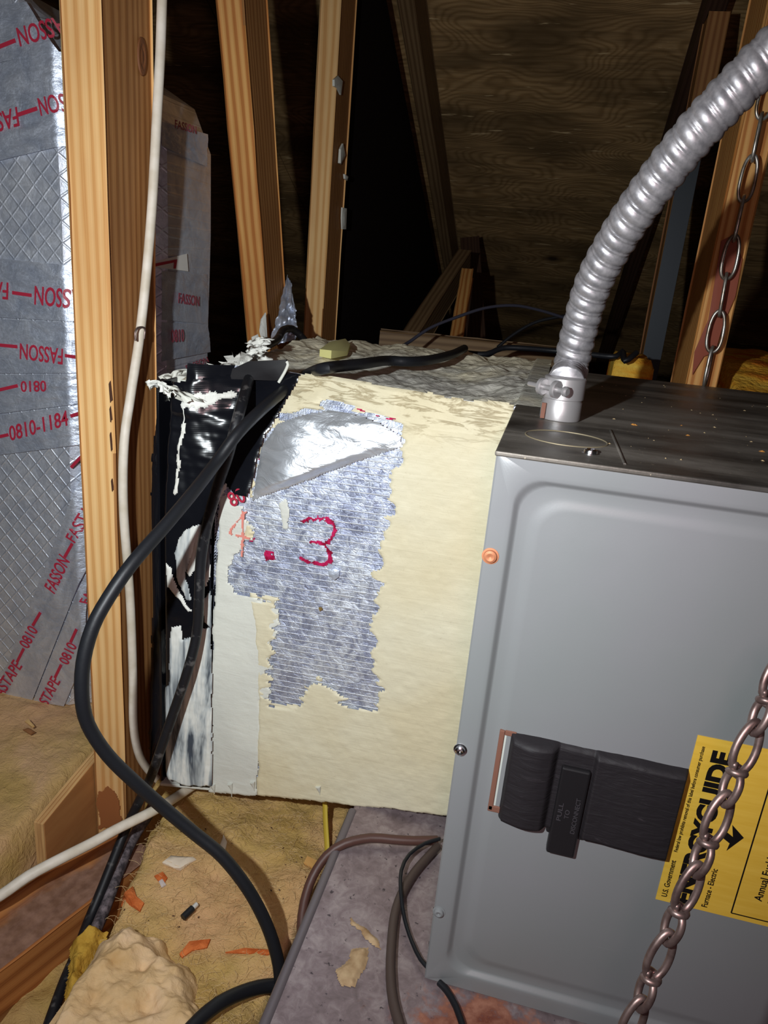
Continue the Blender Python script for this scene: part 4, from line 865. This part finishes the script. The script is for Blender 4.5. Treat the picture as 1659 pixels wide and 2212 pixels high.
# ------------------------------------------------ cables
def cable(name, pts, r, mat, label, cat='cable', flat=1.0, nseg=12, step=0.008):
    o = tube(name, pts, r, mat, None, nseg, step, flat=flat); tag(o, label, cat); return o
wc = cable('white_cable', [(-0.3955,0.279,0.931),(-0.3955,0.2764,0.8763),(-0.3955,0.2716,0.8071),(-0.3955,0.2672,0.7587),(-0.3955,0.2598,0.704),(-0.3955,0.2456,0.6034),(-0.3955,0.2238,0.5026),(-0.3955,0.2018,0.433),(-0.3955,0.1866,0.3817),(-0.3955,0.1824,0.3113),(-0.3955,0.1903,0.2043),(-0.3955,0.1921,0.1082),(-0.3955,0.1903,0.0397),(-0.3955,0.1978,-0.0049)]+[(-0.3929,0.2083,-0.0336),(-0.3868,0.2257,-0.0659),(-0.3841,0.2485,-0.0956)], 0.0049, WCAB, 'white cable running down the nearest post and bending under the duct')
stp = tube('staple', [(-0.3905,0.2045,0.4874),(-0.3905,0.2039,0.4957),(-0.3905,0.2093,0.5001),(-0.3905,0.2206,0.4995),(-0.3905,0.2223,0.4947),(-0.3905,0.2203,0.4882)], 0.0011, CHAIN, wc, 8, 0.003)
cable('white_cable', [(-0.4422,-0.022,-0.047),(-0.4303,0.001,-0.0502),(-0.4151,0.0232,-0.0417),(-0.3961,0.0456,-0.0354),(-0.3766,0.077,-0.0343),(-0.3618,0.0976,-0.0303),(-0.3409,0.1389,-0.033),(-0.3341,0.1797,-0.0439),(-0.328,0.2208,-0.0534)], 0.0056, WCAB, 'white cable lying low across the joist towards the lower left')
ca_ = cable('black_cable', [(-0.1036,0.6032,0.479),(-0.1069,0.4985,0.479),(-0.1209,0.4038,0.479),(-0.1386,0.3655,0.479),(-0.1598,0.3519,0.479)]+[(-0.1664,0.2808,0.482),(-0.181,0.2357,0.482),(-0.189,0.2004,0.482)]+[(-0.2393,0.2998,0.4593),(-0.2339,0.235,0.4553),(-0.2371,0.1761,0.4423),(-0.2478,0.1423,0.4223),(-0.2596,0.124,0.398),(-0.2648,0.0891,0.3776),(-0.2721,0.0535,0.3564),(-0.2826,0.0161,0.3319),(-0.2914,-0.0043,0.309),(-0.2975,-0.0183,0.2874),(-0.3005,-0.028,0.2605),(-0.3001,-0.0324,0.2312),(-0.2974,-0.0302,0.2042),(-0.2859,-0.0224,0.1723),(-0.2677,-0.0124,0.1425),(-0.2476,-0.0018,0.1134),(-0.2202,0.0055,0.0859),(-0.1946,0.0091,0.0646),(-0.1694,0.0098,0.0348),(-0.1496,0.0083,0.0021),(-0.1361,0.0035,-0.027),(-0.1297,-0.001,-0.0507),(-0.1258,-0.0071,-0.0648)], 0.0058, CABLE, 'thick black cable sweeping from duct top in a big loop to the pan')
cable('black_cable', [(-0.344,0.6146,0.4531),(-0.3474,0.5877,0.4713),(-0.3555,0.5684,0.483),(-0.3538,0.5261,0.4842),(-0.3456,0.4815,0.4745),(-0.3312,0.4086,0.4728),(-0.3087,0.3271,0.4723),(-0.2838,0.2551,0.4665),(-0.2683,0.206,0.4549),(-0.2591,0.1718,0.4402),(-0.258,0.1574,0.4225),(-0.2637,0.1545,0.395),(-0.2759,0.1589,0.3617),(-0.2878,0.1617,0.32),(-0.2949,0.1621,0.278),(-0.2951,0.1591,0.2373),(-0.2979,0.1597,0.193),(-0.3056,0.1541,0.1494),(-0.3191,0.1512,0.1015),(-0.3311,0.1439,0.0554),(-0.3426,0.138,0.0133),(-0.3557,0.1345,-0.0207),(-0.3686,0.1273,-0.0562),(-0.368,0.0956,-0.0803),(-0.3666,0.068,-0.099),(-0.3658,0.0478,-0.1117),(-0.3522,0.0089,-0.1078),(-0.3438,-0.021,-0.106),(-0.3326,-0.0566,-0.107),(-0.3262,-0.0783,-0.1113)], 0.0054, CABLEB, 'second black cable hanging down the duct face and along the joist')
cable('black_cable', [(-0.1831,-0.0812,-0.0347),(-0.1789,-0.0649,-0.037),(-0.1704,-0.0473,-0.0379),(-0.1582,-0.0258,-0.0458),(-0.1434,-0.0073,-0.0545),(-0.1238,0.0078,-0.0635)], 0.0062, CABLE, 'short black cable end coming out from under the pan edge at the bottom')
cable('brown_cable', [(-0.1244,0.0428,-0.055),(-0.1309,0.0582,-0.047),(-0.1348,0.0759,-0.0365),(-0.1336,0.096,-0.0225),(-0.1243,0.1121,-0.0061),(-0.1086,0.1233,0.0044)]+[(-0.0845,0.1358,0.008),(-0.063,0.1411,0.008),(-0.0415,0.1464,0.008),(-0.0156,0.1559,0.008)], 0.0048, BROWNW, 'brown cable curving from behind the furnace over the pan edge')
cable('brown_cable', [(-0.0143,0.1496,0.006),(-0.0212,0.1324,0.006),(-0.0308,0.1067,0.006),(-0.0373,0.0773,0.006),(-0.0383,0.0489,0.006),(-0.0334,0.0144,0.006),(-0.0277,-0.012,0.006),(-0.0203,-0.0336,0.006),(-0.0083,-0.0561,0.006)], 0.0044, NT('grey_brown_cable', 0.55, base=lin(74, 60, 54)), 'grey brown cable lying on the pan to the left of furnace')
cable('thin_black_wire', [(-0.0131,0.152,0.014),(-0.027,0.1404,0.014),(-0.0393,0.1208,0.014),(-0.0429,0.0972,0.014),(-0.0372,0.0692,0.014)]+[(-0.0286,0.0494,0.006),(-0.017,0.0272,0.006),(-0.0064,0.0124,0.006),(0.0032,0.0052,0.006)], 0.0019, CABLE, 'thin black wire arching out by the left edge of the furnace', nseg=8)
cable('thin_black_wire', [(0.0129,-0.0028,0.004),(0.0206,-0.0084,0.004),(0.0303,-0.0203,0.004),(0.0393,-0.0379,0.004),(0.0439,-0.05,0.004)], 0.0028, CABLE, 'black wire end emerging below the bottom edge of the furnace', nseg=8)
cable('yellow_cable', [(-0.167,0.2431,-0.0251),(-0.1635,0.2324,-0.0365),(-0.1554,0.2126,-0.0524),(-0.1463,0.1925,-0.0666),(-0.1383,0.1742,-0.0814),(-0.1337,0.1603,-0.0838)], 0.0050, YEL, 'yellow cable hanging down from the duct underside beside the pan', flat=0.5)
cable('thin_black_wire', [(-0.2121,0.6789,0.4651),(-0.2051,0.704,0.4713),(-0.1795,0.7387,0.4939),(-0.141,0.7752,0.514),(-0.1004,0.8111,0.5311),(-0.0568,0.8443,0.5382),(-0.0138,0.8734,0.5337),(0.0398,0.9024,0.522)], 0.0026, NT('bluish_wire', 0.4, base=lin(58, 58, 70)), 'thin dark wire arching in the air behind the duct', nseg=8)
cable('thin_black_wire', [(-0.0761,0.8583,0.4644),(-0.0518,0.8717,0.4887),(-0.0153,0.8877,0.5132),(0.0386,0.9048,0.5298)], 0.0030, CABLE, 'faint dark wire rising towards the conduit behind the duct', nseg=8)
cable('thin_black_wire', [(-0.118,0.7089,0.4626),(-0.0818,0.7169,0.4637),(-0.0589,0.7361,0.4741),(-0.0264,0.7439,0.477),(0.0249,0.7549,0.4772),(0.0756,0.7446,0.4784),(0.1173,0.7326,0.4804),(0.1273,0.7483,0.4888),(0.1305,0.7126,0.4767),(0.1468,0.7311,0.4894)], 0.0045, CABLE, 'black wire lying along the back edge of duct and furnace', nseg=8)

# ------------------------------------------------ flexible conduit
con = thing('flexible_conduit', 'corrugated grey metal conduit rising from the furnace top to upper right', 'conduit', (0.039, 0.155, 0.4705))
CP = spline([(0.0392, 0.1556, 0.500)]+[(0.0422,0.203,0.5059),(0.0444,0.1994,0.5415),(0.0491,0.1835,0.5808),(0.059,0.1637,0.6116),(0.0714,0.1444,0.639),(0.0901,0.1241,0.6726),(0.1058,0.1128,0.6961),(0.1311,0.1055,0.7288),(0.1562,0.1042,0.7568)], 0.0009)
seg = np.linalg.norm(np.diff(CP, axis=0), axis=1); AL = np.concatenate([[0], np.cumsum(seg)])
def crad(i, a):
    t = (AL[i]/0.0122+a/(2*math.pi)) % 1.0
    b = math.sin(math.pi*min(t/0.72, 1.0))**0.6 if t < 0.72 else 0.55*math.sin(math.pi*(t-0.72)/0.28)
    return 0.0141+0.0020*b
Vc, Fc = tube_geo(CP, crad, 36)
autosmooth(mesh('conduit_tube', Vc, Fc, COND, con), 75)
cc = Vector((0.0390, 0.1555, 0.4708))
lathe('connector', [(0.0165, 0.0), (0.0168, 0.001), (0.0168, 0.0150), (0.0160, 0.0162), (0.0160, 0.0170), (0.0172, 0.0178), (0.0172, 0.0345), (0.0164, 0.0352), (0.0140, 0.0354)], cc, ZINC, con, 36)
dirc = Vector((-0.62, -0.78, 0)).normalized(); sd = Vector((-dirc.y, dirc.x, 0))
for s_ in (-1, 1):
    lathe('clamp_ear', [(0.0062, -0.0022), (0.0072, -0.0014), (0.0072, 0.0014), (0.0062, 0.0022)], cc+dirc*0.0195+sd*(0.0072*s_)+Vector((0, 0, 0.0265)), ZINC, con, 20, sd)
sp_ = cc+dirc*0.0205+Vector((0, 0, 0.0265))
sx_ = Vector((-1, 0.12, 0.02)).normalized()
lathe('clamp_screw', [(0.0022, -0.017), (0.0022, 0.0200), (0.0019, 0.0215)], cc+dirc*0.0205+Vector((0, 0, 0.0265)), ZINC, con, 14, sd*-1)
lathe('screw_head', [(0.0030, -0.0015), (0.0042, 0.0), (0.0042, 0.0022), (0.0028, 0.0034)], cc+dirc*0.0205+sd*0.0165+Vector((0, 0, 0.0265)), ZINC, con, 18, sd)
box('clamp_gap', cc.x-0.0048-0.0112, cc.x-0.0112-0.0012, cc.y-0.0145, cc.y-0.0125, 0.4715, 0.4845, RUST, con, 0.0004)

# ------------------------------------------------ chains (each link a part)
def link_geo(L, wd, r, plane_twist):
    """double-loop wire link along +z, from -L/2 to L/2: a long loop, a wrapped waist, a short loop turned across"""
    V = []; F = []
    def loop(z0, z1, w, axis):
        pts = []
        zc = (z0+z1)/2; h = abs(z1-z0)/2
        for k in range(28):
            a = 2*math.pi*k/28; s_ = w*math.sin(a)*(1.0-0.18*math.cos(a)*(1 if z1 > z0 else -1))
            p = (s_, 0, zc+h*math.cos(a)) if axis == 0 else (0, s_, zc+h*math.cos(a))
            pts.append(p)
        v, f = tube_geo(pts, r, 10, True, len(V)); V.extend(v); F.extend(f)
    zk = -L*0.10
    loop(zk, L/2, wd, 0); loop(zk, -L/2, wd*0.92, 1)
    coil = [(math.cos(t)*r*1.75, math.sin(t)*r*1.75, zk-0.8*r+r*1.9*(t/(2*math.pi))-r*0.6) for t in np.linspace(0, 2*math.pi*1.6, 30)]
    v, f = tube_geo(coil, r*0.95, 10, False, len(V)); V.extend(v); F.extend(f)
    return V, F
def oval_geo(L, wd, r):
    pts = []
    for k in range(32):
        a = 2*math.pi*k/32; c_ = math.cos(a); s_ = math.sin(a)
        pts.append((wd*s_*(1-0.12*c_), 0, L/2*(abs(c_)**0.72)*(1 if c_ > 0 else -1)))
    return tube_geo(pts, r, 10, True)
def chain(root, pts, L, geo, mat, spins):
    P = spline(pts, 0.002); sl = np.concatenate([[0], np.cumsum(np.linalg.norm(np.diff(P, axis=0), axis=1))])
    base = None; s_ = 0; k = 0
    V, F = geo
    me = None
    while s_+L*0.9 < sl[-1]:
        a = Vector([np.interp(s_, sl, P[:, i]) for i in range(3)]); b = Vector([np.interp(s_+L, sl, P[:, i]) for i in range(3)])
        z = (a-b).normalized(); x = Vector((1, 0, 0)); x = (x-z*x.dot(z)).normalized(); y = z.cross(x)
        M = Matrix((x, y, z)).transposed().to_4x4() @ Matrix.Rotation(spins(k), 4, 'Z'); M.translation = (a+b)/2
        if me is None:
            o = mesh('chain_link', V, F, mat); me = o.data
        else:
            o = bpy.data.objects.new('chain_link', me); S.collection.objects.link(o)
        o.matrix_basis = M; adopt(o, root)
        s_ += L*0.865; k += 1
ch1 = thing('hanging_chain', 'brown steel double-loop chain hanging in front of the furnace label', 'chain', (0.1355,-0.1116,0.1371))
rs = random.Random(5)
tw = [rs.uniform(-0.35, 0.35) for _ in range(40)]
chain(ch1, [(0.1602,-0.1239,0.4198),(0.1514,-0.1358,0.3872),(0.146,-0.1434,0.3617),(0.1361,-0.1581,0.3181),(0.1274,-0.1692,0.2779),(0.1212,-0.1769,0.246),(0.1138,-0.1867,0.2089),(0.1108,-0.191,0.1919)], 0.0440, link_geo(0.0440, 0.0056, 0.00195, 0), CHAIN, lambda k: 0.25+tw[k]*0.7)
ch2 = thing('hanging_chain', 'thin pale chain hanging behind the furnace in front of the stained timber', 'chain', (0.2202,0.56,0.4757))
chain(ch2, [(0.2209,0.556,0.8347),(0.2188,0.556,0.7964),(0.2192,0.556,0.732),(0.219,0.556,0.6697),(0.2187,0.556,0.6101),(0.2211,0.556,0.5483),(0.2216,0.556,0.4824),(0.2217,0.556,0.4544)], 0.0520, oval_geo(0.0520, 0.0090, 0.0020), CHAINF, lambda k: (0.15 if k % 2 == 0 else 1.25)+tw[k]*0.5)

# ------------------------------------------------ insulation
def batt(name, x0, x1, y0, y1, zf, mat, label, res=0.005, depth=0.06, keep=None):
    nx = int((x1-x0)/res); ny = int((y1-y0)/res)
    def fn(u, v):
        X = x0+(x1-x0)*u; Y = y0+(y1-y0)*v
        e = np.minimum(np.minimum(u, 1-u)*(x1-x0), np.minimum(v, 1-v)*(y1-y0))
        if keep is not None: e = np.minimum(e, keep(X, Y))
        Z = zf(X, Y)-depth*(1-sstep(0, 0.02, e))
        return X, Y, Z
    P, F = grid_geo(nx, ny, fn)
    o = mesh(name, P, F, mat); tag(o, label, 'insulation'); return o
def lumps(X, Y, s): return 0.030*fbm(X*9, Y*9, s, 5)+0.016*fbm(X*36, Y*36, s+7, 4)
JN = np.array([(d.x, d.y), (d.y, -d.x)])
def off_joist(X, Y):
    a = (X-jc.x)*JN[0, 0]+(Y-jc.y)*JN[0, 1]
    p = 0.975*(X+0.368)+0.2224*(Y-0.171)+0.010*fbm(X*0+3, Y*30, 161, 3)
    return np.maximum(p, a-0.185)
def batt_z(X, Y): return -0.060+1.15*lumps(X, Y, 101)-0.010*sstep(0.05, 0.25, Y)-0.10*(1-sstep(0, 0.02, off_joist(X, Y)))
batt('insulation_batt', -0.403, -0.121, -0.34, 0.62, lambda X, Y: -0.060+1.15*lumps(X, Y, 101)-0.010*sstep(0.05, 0.25, Y), INS, 'yellowish fibreglass batt on the floor between the joist and the pan', depth=0.10, keep=off_joist)
batt('insulation_batt', -1.3, -0.464, -0.2, 0.96, lambda X, Y: np.where((Y > 0.285), np.minimum(-0.054+0.5*lumps(X, Y, 111)+0.012*sstep(0.1, 0.3, Y), -0.0460), -0.054+0.5*lumps(X, Y, 111)+0.012*sstep(0.1, 0.3, Y)), INS, 'smooth fibreglass batt on the floor at left, under the foil duct', 0.006, depth=0.10)
batt('insulation_batt', 0.262, 0.83, 0.60, 1.2, lambda X, Y: 0.452+0.7*lumps(X, Y, 131)+0.035*sstep(.62, .8, Y), OYEL, 'orange yellow batt behind the furnace at the right edge', 0.008, depth=0.62)
batt('insulation_batt', 0.10, 0.198, 0.735, 0.90, lambda X, Y: 0.478+0.6*lumps(X, Y, 141), OYEL, 'small orange yellow batt end seen left of the stained timber', 0.006, depth=0.65)
# torn clump on top of the batt
CL = [(-0.3104,-0.0169),(-0.2983,0.0079),(-0.2789,0.007),(-0.2563,0.0105),(-0.2383,-0.0094),(-0.2226,-0.0105),(-0.2085,-0.0248),(-0.2046,-0.0425),(-0.1882,-0.0552),(-0.1679,-0.0783),(-0.2971,-0.1259),(-0.3038,-0.0827),(-0.3024,-0.0475)]
P_ = np.array(CL); lo_ = P_.min(0)-.01; hi_ = P_.max(0)+.01
def clf(u, v):
    X = lo_[0]+u*(hi_[0]-lo_[0]); Y = lo_[1]+v*(hi_[1]-lo_[1])
    s_ = sdf(CL, X, Y)+0.016*fbm(X*40, Y*40, 151, 4)
    bl_ = np.abs(fbm(X*22, Y*22, 153, 3))*2
    Z = np.maximum(batt_z(X, Y), -0.078)+0.003+(0.017+0.022*(0.5-bl_)+0.006*fbm(X*80, Y*80, 157, 3))*sstep(0.010, -0.016, s_)-0.012*sstep(0.002, 0.012, s_)
    return X, Y, Z
P, F = grid_geo(140, 140, clf)
tag(mesh('insulation_clump', P, F, INSC), 'torn pale clump of fibreglass lying on the batt near the joist', 'insulation')
def scrap(name, pts, mat, label, cat, th=0.002, curl=0.003, group=None, seed=0):
    o = blob_patch(name, pts, mat, None, th, curl, (0, 0, 1), seed=seed)
    zs = [v.co.z for v in o.data.vertices]; z0 = sum(zs)/len(zs)
    cx = sum(p[0] for p in pts)/len(pts); cy = sum(p[1] for p in pts)/len(pts)
    if -0.40 < cx < -0.13 and float(off_joist(np.array(cx), np.array(cy))) > 0.012:      # lies on the batt: follow its surface
        n = len(pts)
        for i, v in enumerate(o.data.vertices):
            up = 0.0 if i > 2*n else th+(curl if i >= n else random.Random(seed*50+i).uniform(0, curl))
            v.co.z = float(batt_z(np.array(v.co.x), np.array(v.co.y)))+0.0006+up
    return tag(o, label, cat, group)
MS = [(-0.3493,0.0125),(-0.3429,0.0215),(-0.3236,0.0243),(-0.3198,-0.0003),(-0.3184,-0.0231),(-0.308,-0.0465),(-0.3178,-0.0543),(-0.33,-0.0389),(-0.3464,-0.0078)]
tag(mask_sheet('fibre_scrap', MS, lambda a, b, h: (a, b, -0.088+h*3.0+0.016*fbm(a*40, b*40, 181, 4)), MUST, None, 0.0016, 0.007, 60, 182, 0.005, 0.010, 0.002), 'mustard yellow tuft of torn fibre lying over the joist edge', 'scrap')
scrap('foam_scrap', [(-0.3454,0.0447,-0.07),(-0.3384,0.0595,-0.0623),(-0.3285,0.0539,-0.0692),(-0.3174,0.0587,-0.0684),(-0.309,0.0519,-0.0714),(-0.2984,0.0484,-0.0724),(-0.2967,0.0378,-0.0732),(-0.3082,0.041,-0.0724),(-0.3233,0.0454,-0.0721),(-0.3324,0.0413,-0.0722)], ORNG, 'orange butterfly-shaped scrap on the insulation beside the joist', 'scrap', 0.003, 0.003, seed=12)
scrap('foam_scrap', [(-0.2367,0.0085,-0.0541),(-0.2333,0.0223,-0.0472),(-0.2156,0.0313,-0.0477),(-0.2147,0.0226,-0.0487),(-0.2264,0.014,-0.0506),(-0.2317,0.0047,-0.0527)], ORNG, 'orange scrap below the black wire stub', 'scrap', 0.0015, 0.002, seed=13)
scrap('foam_scrap', [(-0.1971,0.0265,-0.048),(-0.1792,0.0319,-0.0464),(-0.1572,0.037,-0.0454),(-0.1458,0.0397,-0.0444),(-0.1552,0.0321,-0.0452),(-0.1778,0.0266,-0.0472)], ORNG, 'long thin orange streak of fibre touching the thick black cable', 'scrap', 0.001, 0.001, seed=14)
scrap('foam_scrap', [(-0.3043,0.0786,-0.0749),(-0.2986,0.0862,-0.0721),(-0.2907,0.0819,-0.0737),(-0.2901,0.0712,-0.0738)], ORNG, 'small orange fleck beside the grey paint crumb', 'scrap', 0.001, 0.001, seed=15)
scrap('wood_chip', [(-0.162,0.1569,-0.0761),(-0.1622,0.1696,-0.0704),(-0.1443,0.1699,-0.0712),(-0.1453,0.1534,-0.0748)], NT('wood_chip', 0.8, base=lin(226, 172, 100)), 'square pale wood chip under the brown cable beside the pan', 'chip', 0.002, 0.001, seed=16)
scrap('wood_chip', [(-0.5835,0.2325,-0.0336),(-0.5803,0.2358,-0.0321),(-0.5657,0.2286,-0.0339),(-0.5665,0.2252,-0.034)], NT('pale_chip', 0.8, base=lin(216, 174, 112)), 'pale wood shaving on the left batt below the foil duct', 'chip', 0.0012, 0.002, seed=17)
scrap('wood_chip', [(-0.576,0.2192,-0.036),(-0.5712,0.2238,-0.035),(-0.5591,0.2208,-0.0357),(-0.5625,0.2161,-0.0377)], NT('brown_chip', 0.8, base=lin(140, 92, 52)), 'brown wood shaving just under the pale one on left batt', 'chip', 0.0012, 0.002, seed=18)
scrap('paint_flake', [(-0.304,0.0958,-0.0721),(-0.3009,0.1084,-0.0686),(-0.2876,0.1151,-0.0667),(-0.2801,0.1202,-0.0626),(-0.2759,0.1188,-0.0632),(-0.2796,0.1085,-0.0659),(-0.2829,0.0959,-0.0693),(-0.2906,0.0978,-0.0684)], NT('flake_white', 0.7, base=lin(224, 206, 184)), 'crinkled off-white paint flake lying left of the thick black cable', 'flake', 0.0012, 0.004, seed=19)
scrap('paint_flake', [(-0.259,0.1374,-0.073),(-0.2616,0.1497,-0.0669),(-0.2629,0.162,-0.0613),(-0.2549,0.1538,-0.0652),(-0.2514,0.1429,-0.071),(-0.2521,0.1325,-0.0757)], NT('flake_white2', 0.7, base=lin(220, 206, 190)), 'upright sliver of off-white paint flake right behind the thick black cable', 'flake', 0.0012, 0.004, seed=20)
scrap('paint_flake', [(-0.296,0.0739,-0.0784),(-0.2934,0.0769,-0.0773),(-0.2873,0.0739,-0.0774),(-0.2903,0.0696,-0.0786)], NT('flake_grey', 0.7, base=lin(190, 176, 170)), 'tiny grey paint crumb above the torn insulation clump', 'flake', 0.001, 0.002, seed=21)
ws = thing('wire_stub', 'short black wire stub with clear tip lying on the insulation', 'wire stub', (-0.2477,0.0479,-0.0579))
a, b, c3 = (-0.2516,0.0428,-0.0612), (-0.2472,0.0549,-0.06), (-0.2455,0.0607,-0.0598)
tube('black_sleeve', [a, b], 0.0036, CABLE, ws, 12, 0.01); tube('clear_tip', [b, c3], 0.0024, NT('clear_tip', 0.15, base=lin(200, 196, 190), spec=0.8), ws, 10, 0.01)
def fibres(name, n, zf, reg, mat, parent, seed):
    rg = random.Random(seed); V = []; F = []; i = 0
    while i < n:
        x = rg.uniform(reg[0], reg[1]); y = rg.uniform(reg[2], reg[3]); z = zf(x, y)
        if z is None: continue
        i += 1; a = rg.uniform(0, 6.28); L = rg.uniform(0.004, 0.014); w = 0.00016; b0 = len(V); el = rg.uniform(0.0, 0.6)
        da = rg.uniform(-0.9, 0.9)
        for k in range(4):
            t = k/3; aa = a+da*t; px_ = x+L*t*math.cos(aa); py_ = y+L*t*math.sin(aa); pz_ = z-0.0004+L*el*t*(1.3-t)+0.0008
            V += [(px_-w*math.sin(aa), py_+w*math.cos(aa), pz_), (px_+w*math.sin(aa), py_-w*math.cos(aa), pz_), (px_, py_, pz_+1.6*w)]
        for k in range(3):
            q = b0+3*k
            for j in range(3): F.append((q+j, q+(j+1) % 3, q+3+(j+1) % 3, q+3+j))
    o = mesh(name, V, F, mat, parent); tag(o, kind='stuff'); return o
FIB = NT('fibre_strand', 0.9, base=lin(222, 192, 140))
def zb_(x, y):
    return float(batt_z(np.array(x), np.array(y))) if float(off_joist(np.array(x), np.array(y))) > 0.014 else None
fibres('loose_fibres', 2600, zb_, (-0.36, -0.13, -0.16, 0.25), FIB, bpy.data.objects['insulation_batt'], 191)
# dusty plastic strip between joist and batt
dpts = [(-0.368,0.1842,-0.0728),(-0.3705,0.1416,-0.0859),(-0.363,0.0958,-0.0987),(-0.3539,0.051,-0.1097),(-0.3384,-0.0139,-0.1044)]
tube('plastic_strip', dpts, 0.011, DUSTP, None, 12, 0.01, flat=0.6)
tag(bpy.data.objects['plastic_strip'], 'grey dusty plastic strip tucked between the joist and the insulation', 'strip')
# mastic spots dropped on the pan
def pan_spot(pts, mat, label, seed): return tag(mask_sheet('mastic_spot', pts, lambda a, b, h: (a, b, -0.0008+h), mat, None, 0.0012, 0.003, 80, seed, 0.003, 0.006, 0.0012), label, 'stain')
m = SPOT = NT('brown_mastic', 0.8); m.set('Base Color', m.ramp(m.noise(m.co(), 60, 4), [(0.35, lin(150, 116, 78)), (0.65, lin(196, 168, 130))]))
pan_spot([(-0.0829,0.0483),(-0.0739,0.0376),(-0.0594,0.0339),(-0.0463,0.0257),(-0.0403,0.0152),(-0.0532,0.0184),(-0.065,0.0299),(-0.0763,0.0336)], SPOT, 'pale dried mastic splash on the pan, the upper of two', 201)
pan_spot([(-0.0698,0.0081),(-0.0546,0.0155),(-0.0512,-0.0051),(-0.0544,-0.0265),(-0.0663,-0.028),(-0.0768,-0.0156),(-0.0687,-0.006)], SPOT, 'brown dried mastic splash on the pan, the lower of two', 202)
# debris on the furnace and duct tops
rd = random.Random(21)
crumb = [(1.0, 0, 0), (0.3, 0.9, 0), (-0.8, 0.6, 0), (-0.9, -0.5, 0), (0.2, -1.0, 0), (0.1, 0.05, 0.8)]
CF = [(0, 1, 5), (1, 2, 5), (2, 3, 5), (3, 4, 5), (4, 0, 5), (4, 3, 2, 1, 0)]
def crumbs(name, n, reg, mat, label, smin, smax, skip=lambda x, y: False):
    V = []; F = []
    i = 0
    while i < n:
        x = rd.uniform(reg[0], reg[1]); y = rd.uniform(reg[2], reg[3])
        if skip(x, y): continue
        s_ = rd.uniform(smin, smax); a = rd.uniform(0, 6.28); b0 = len(V)
        for (p, q, h) in crumb: V.append((x+s_*(p*math.cos(a)-q*0.5*math.sin(a)), y+s_*(p*math.sin(a)+q*0.5*math.cos(a)), reg[4](x, y)+h*s_*0.5))
        F += [tuple(b0+k for k in f) for f in CF]; i += 1
    o = mesh(name, V, F, mat, smooth=False); tag(o, label, 'debris', kind='stuff'); return o
crumbs('wood_crumbs', 46, (0.07, 0.30, 0.03, 0.5, lambda x, y: 0.4706), NT('crumb_tan', 0.9, base=lin(204, 178, 134)), 'pale crumbs scattered over the furnace top', 0.0004, 0.0017)
crumbs('foam_crumbs', 6, (0.09, 0.26, 0.04, 0.2, lambda x, y: 0.4706), NT('crumb_orange', 0.9, base=lin(206, 140, 60)), 'few orange crumbs on the furnace top', 0.0012, 0.003)
crumbs('dirt_specks', 60, (-0.32, -0.13, -0.30, 0.25, lambda x, y: -0.058+1.15*float(lumps(x, y, 101))-0.010*float(sstep(0.05, 0.25, y))), NT('speck', 0.9, base=lin(70, 46, 32)), 'dark specks of dirt over the middle batt', 0.0006, 0.0018)
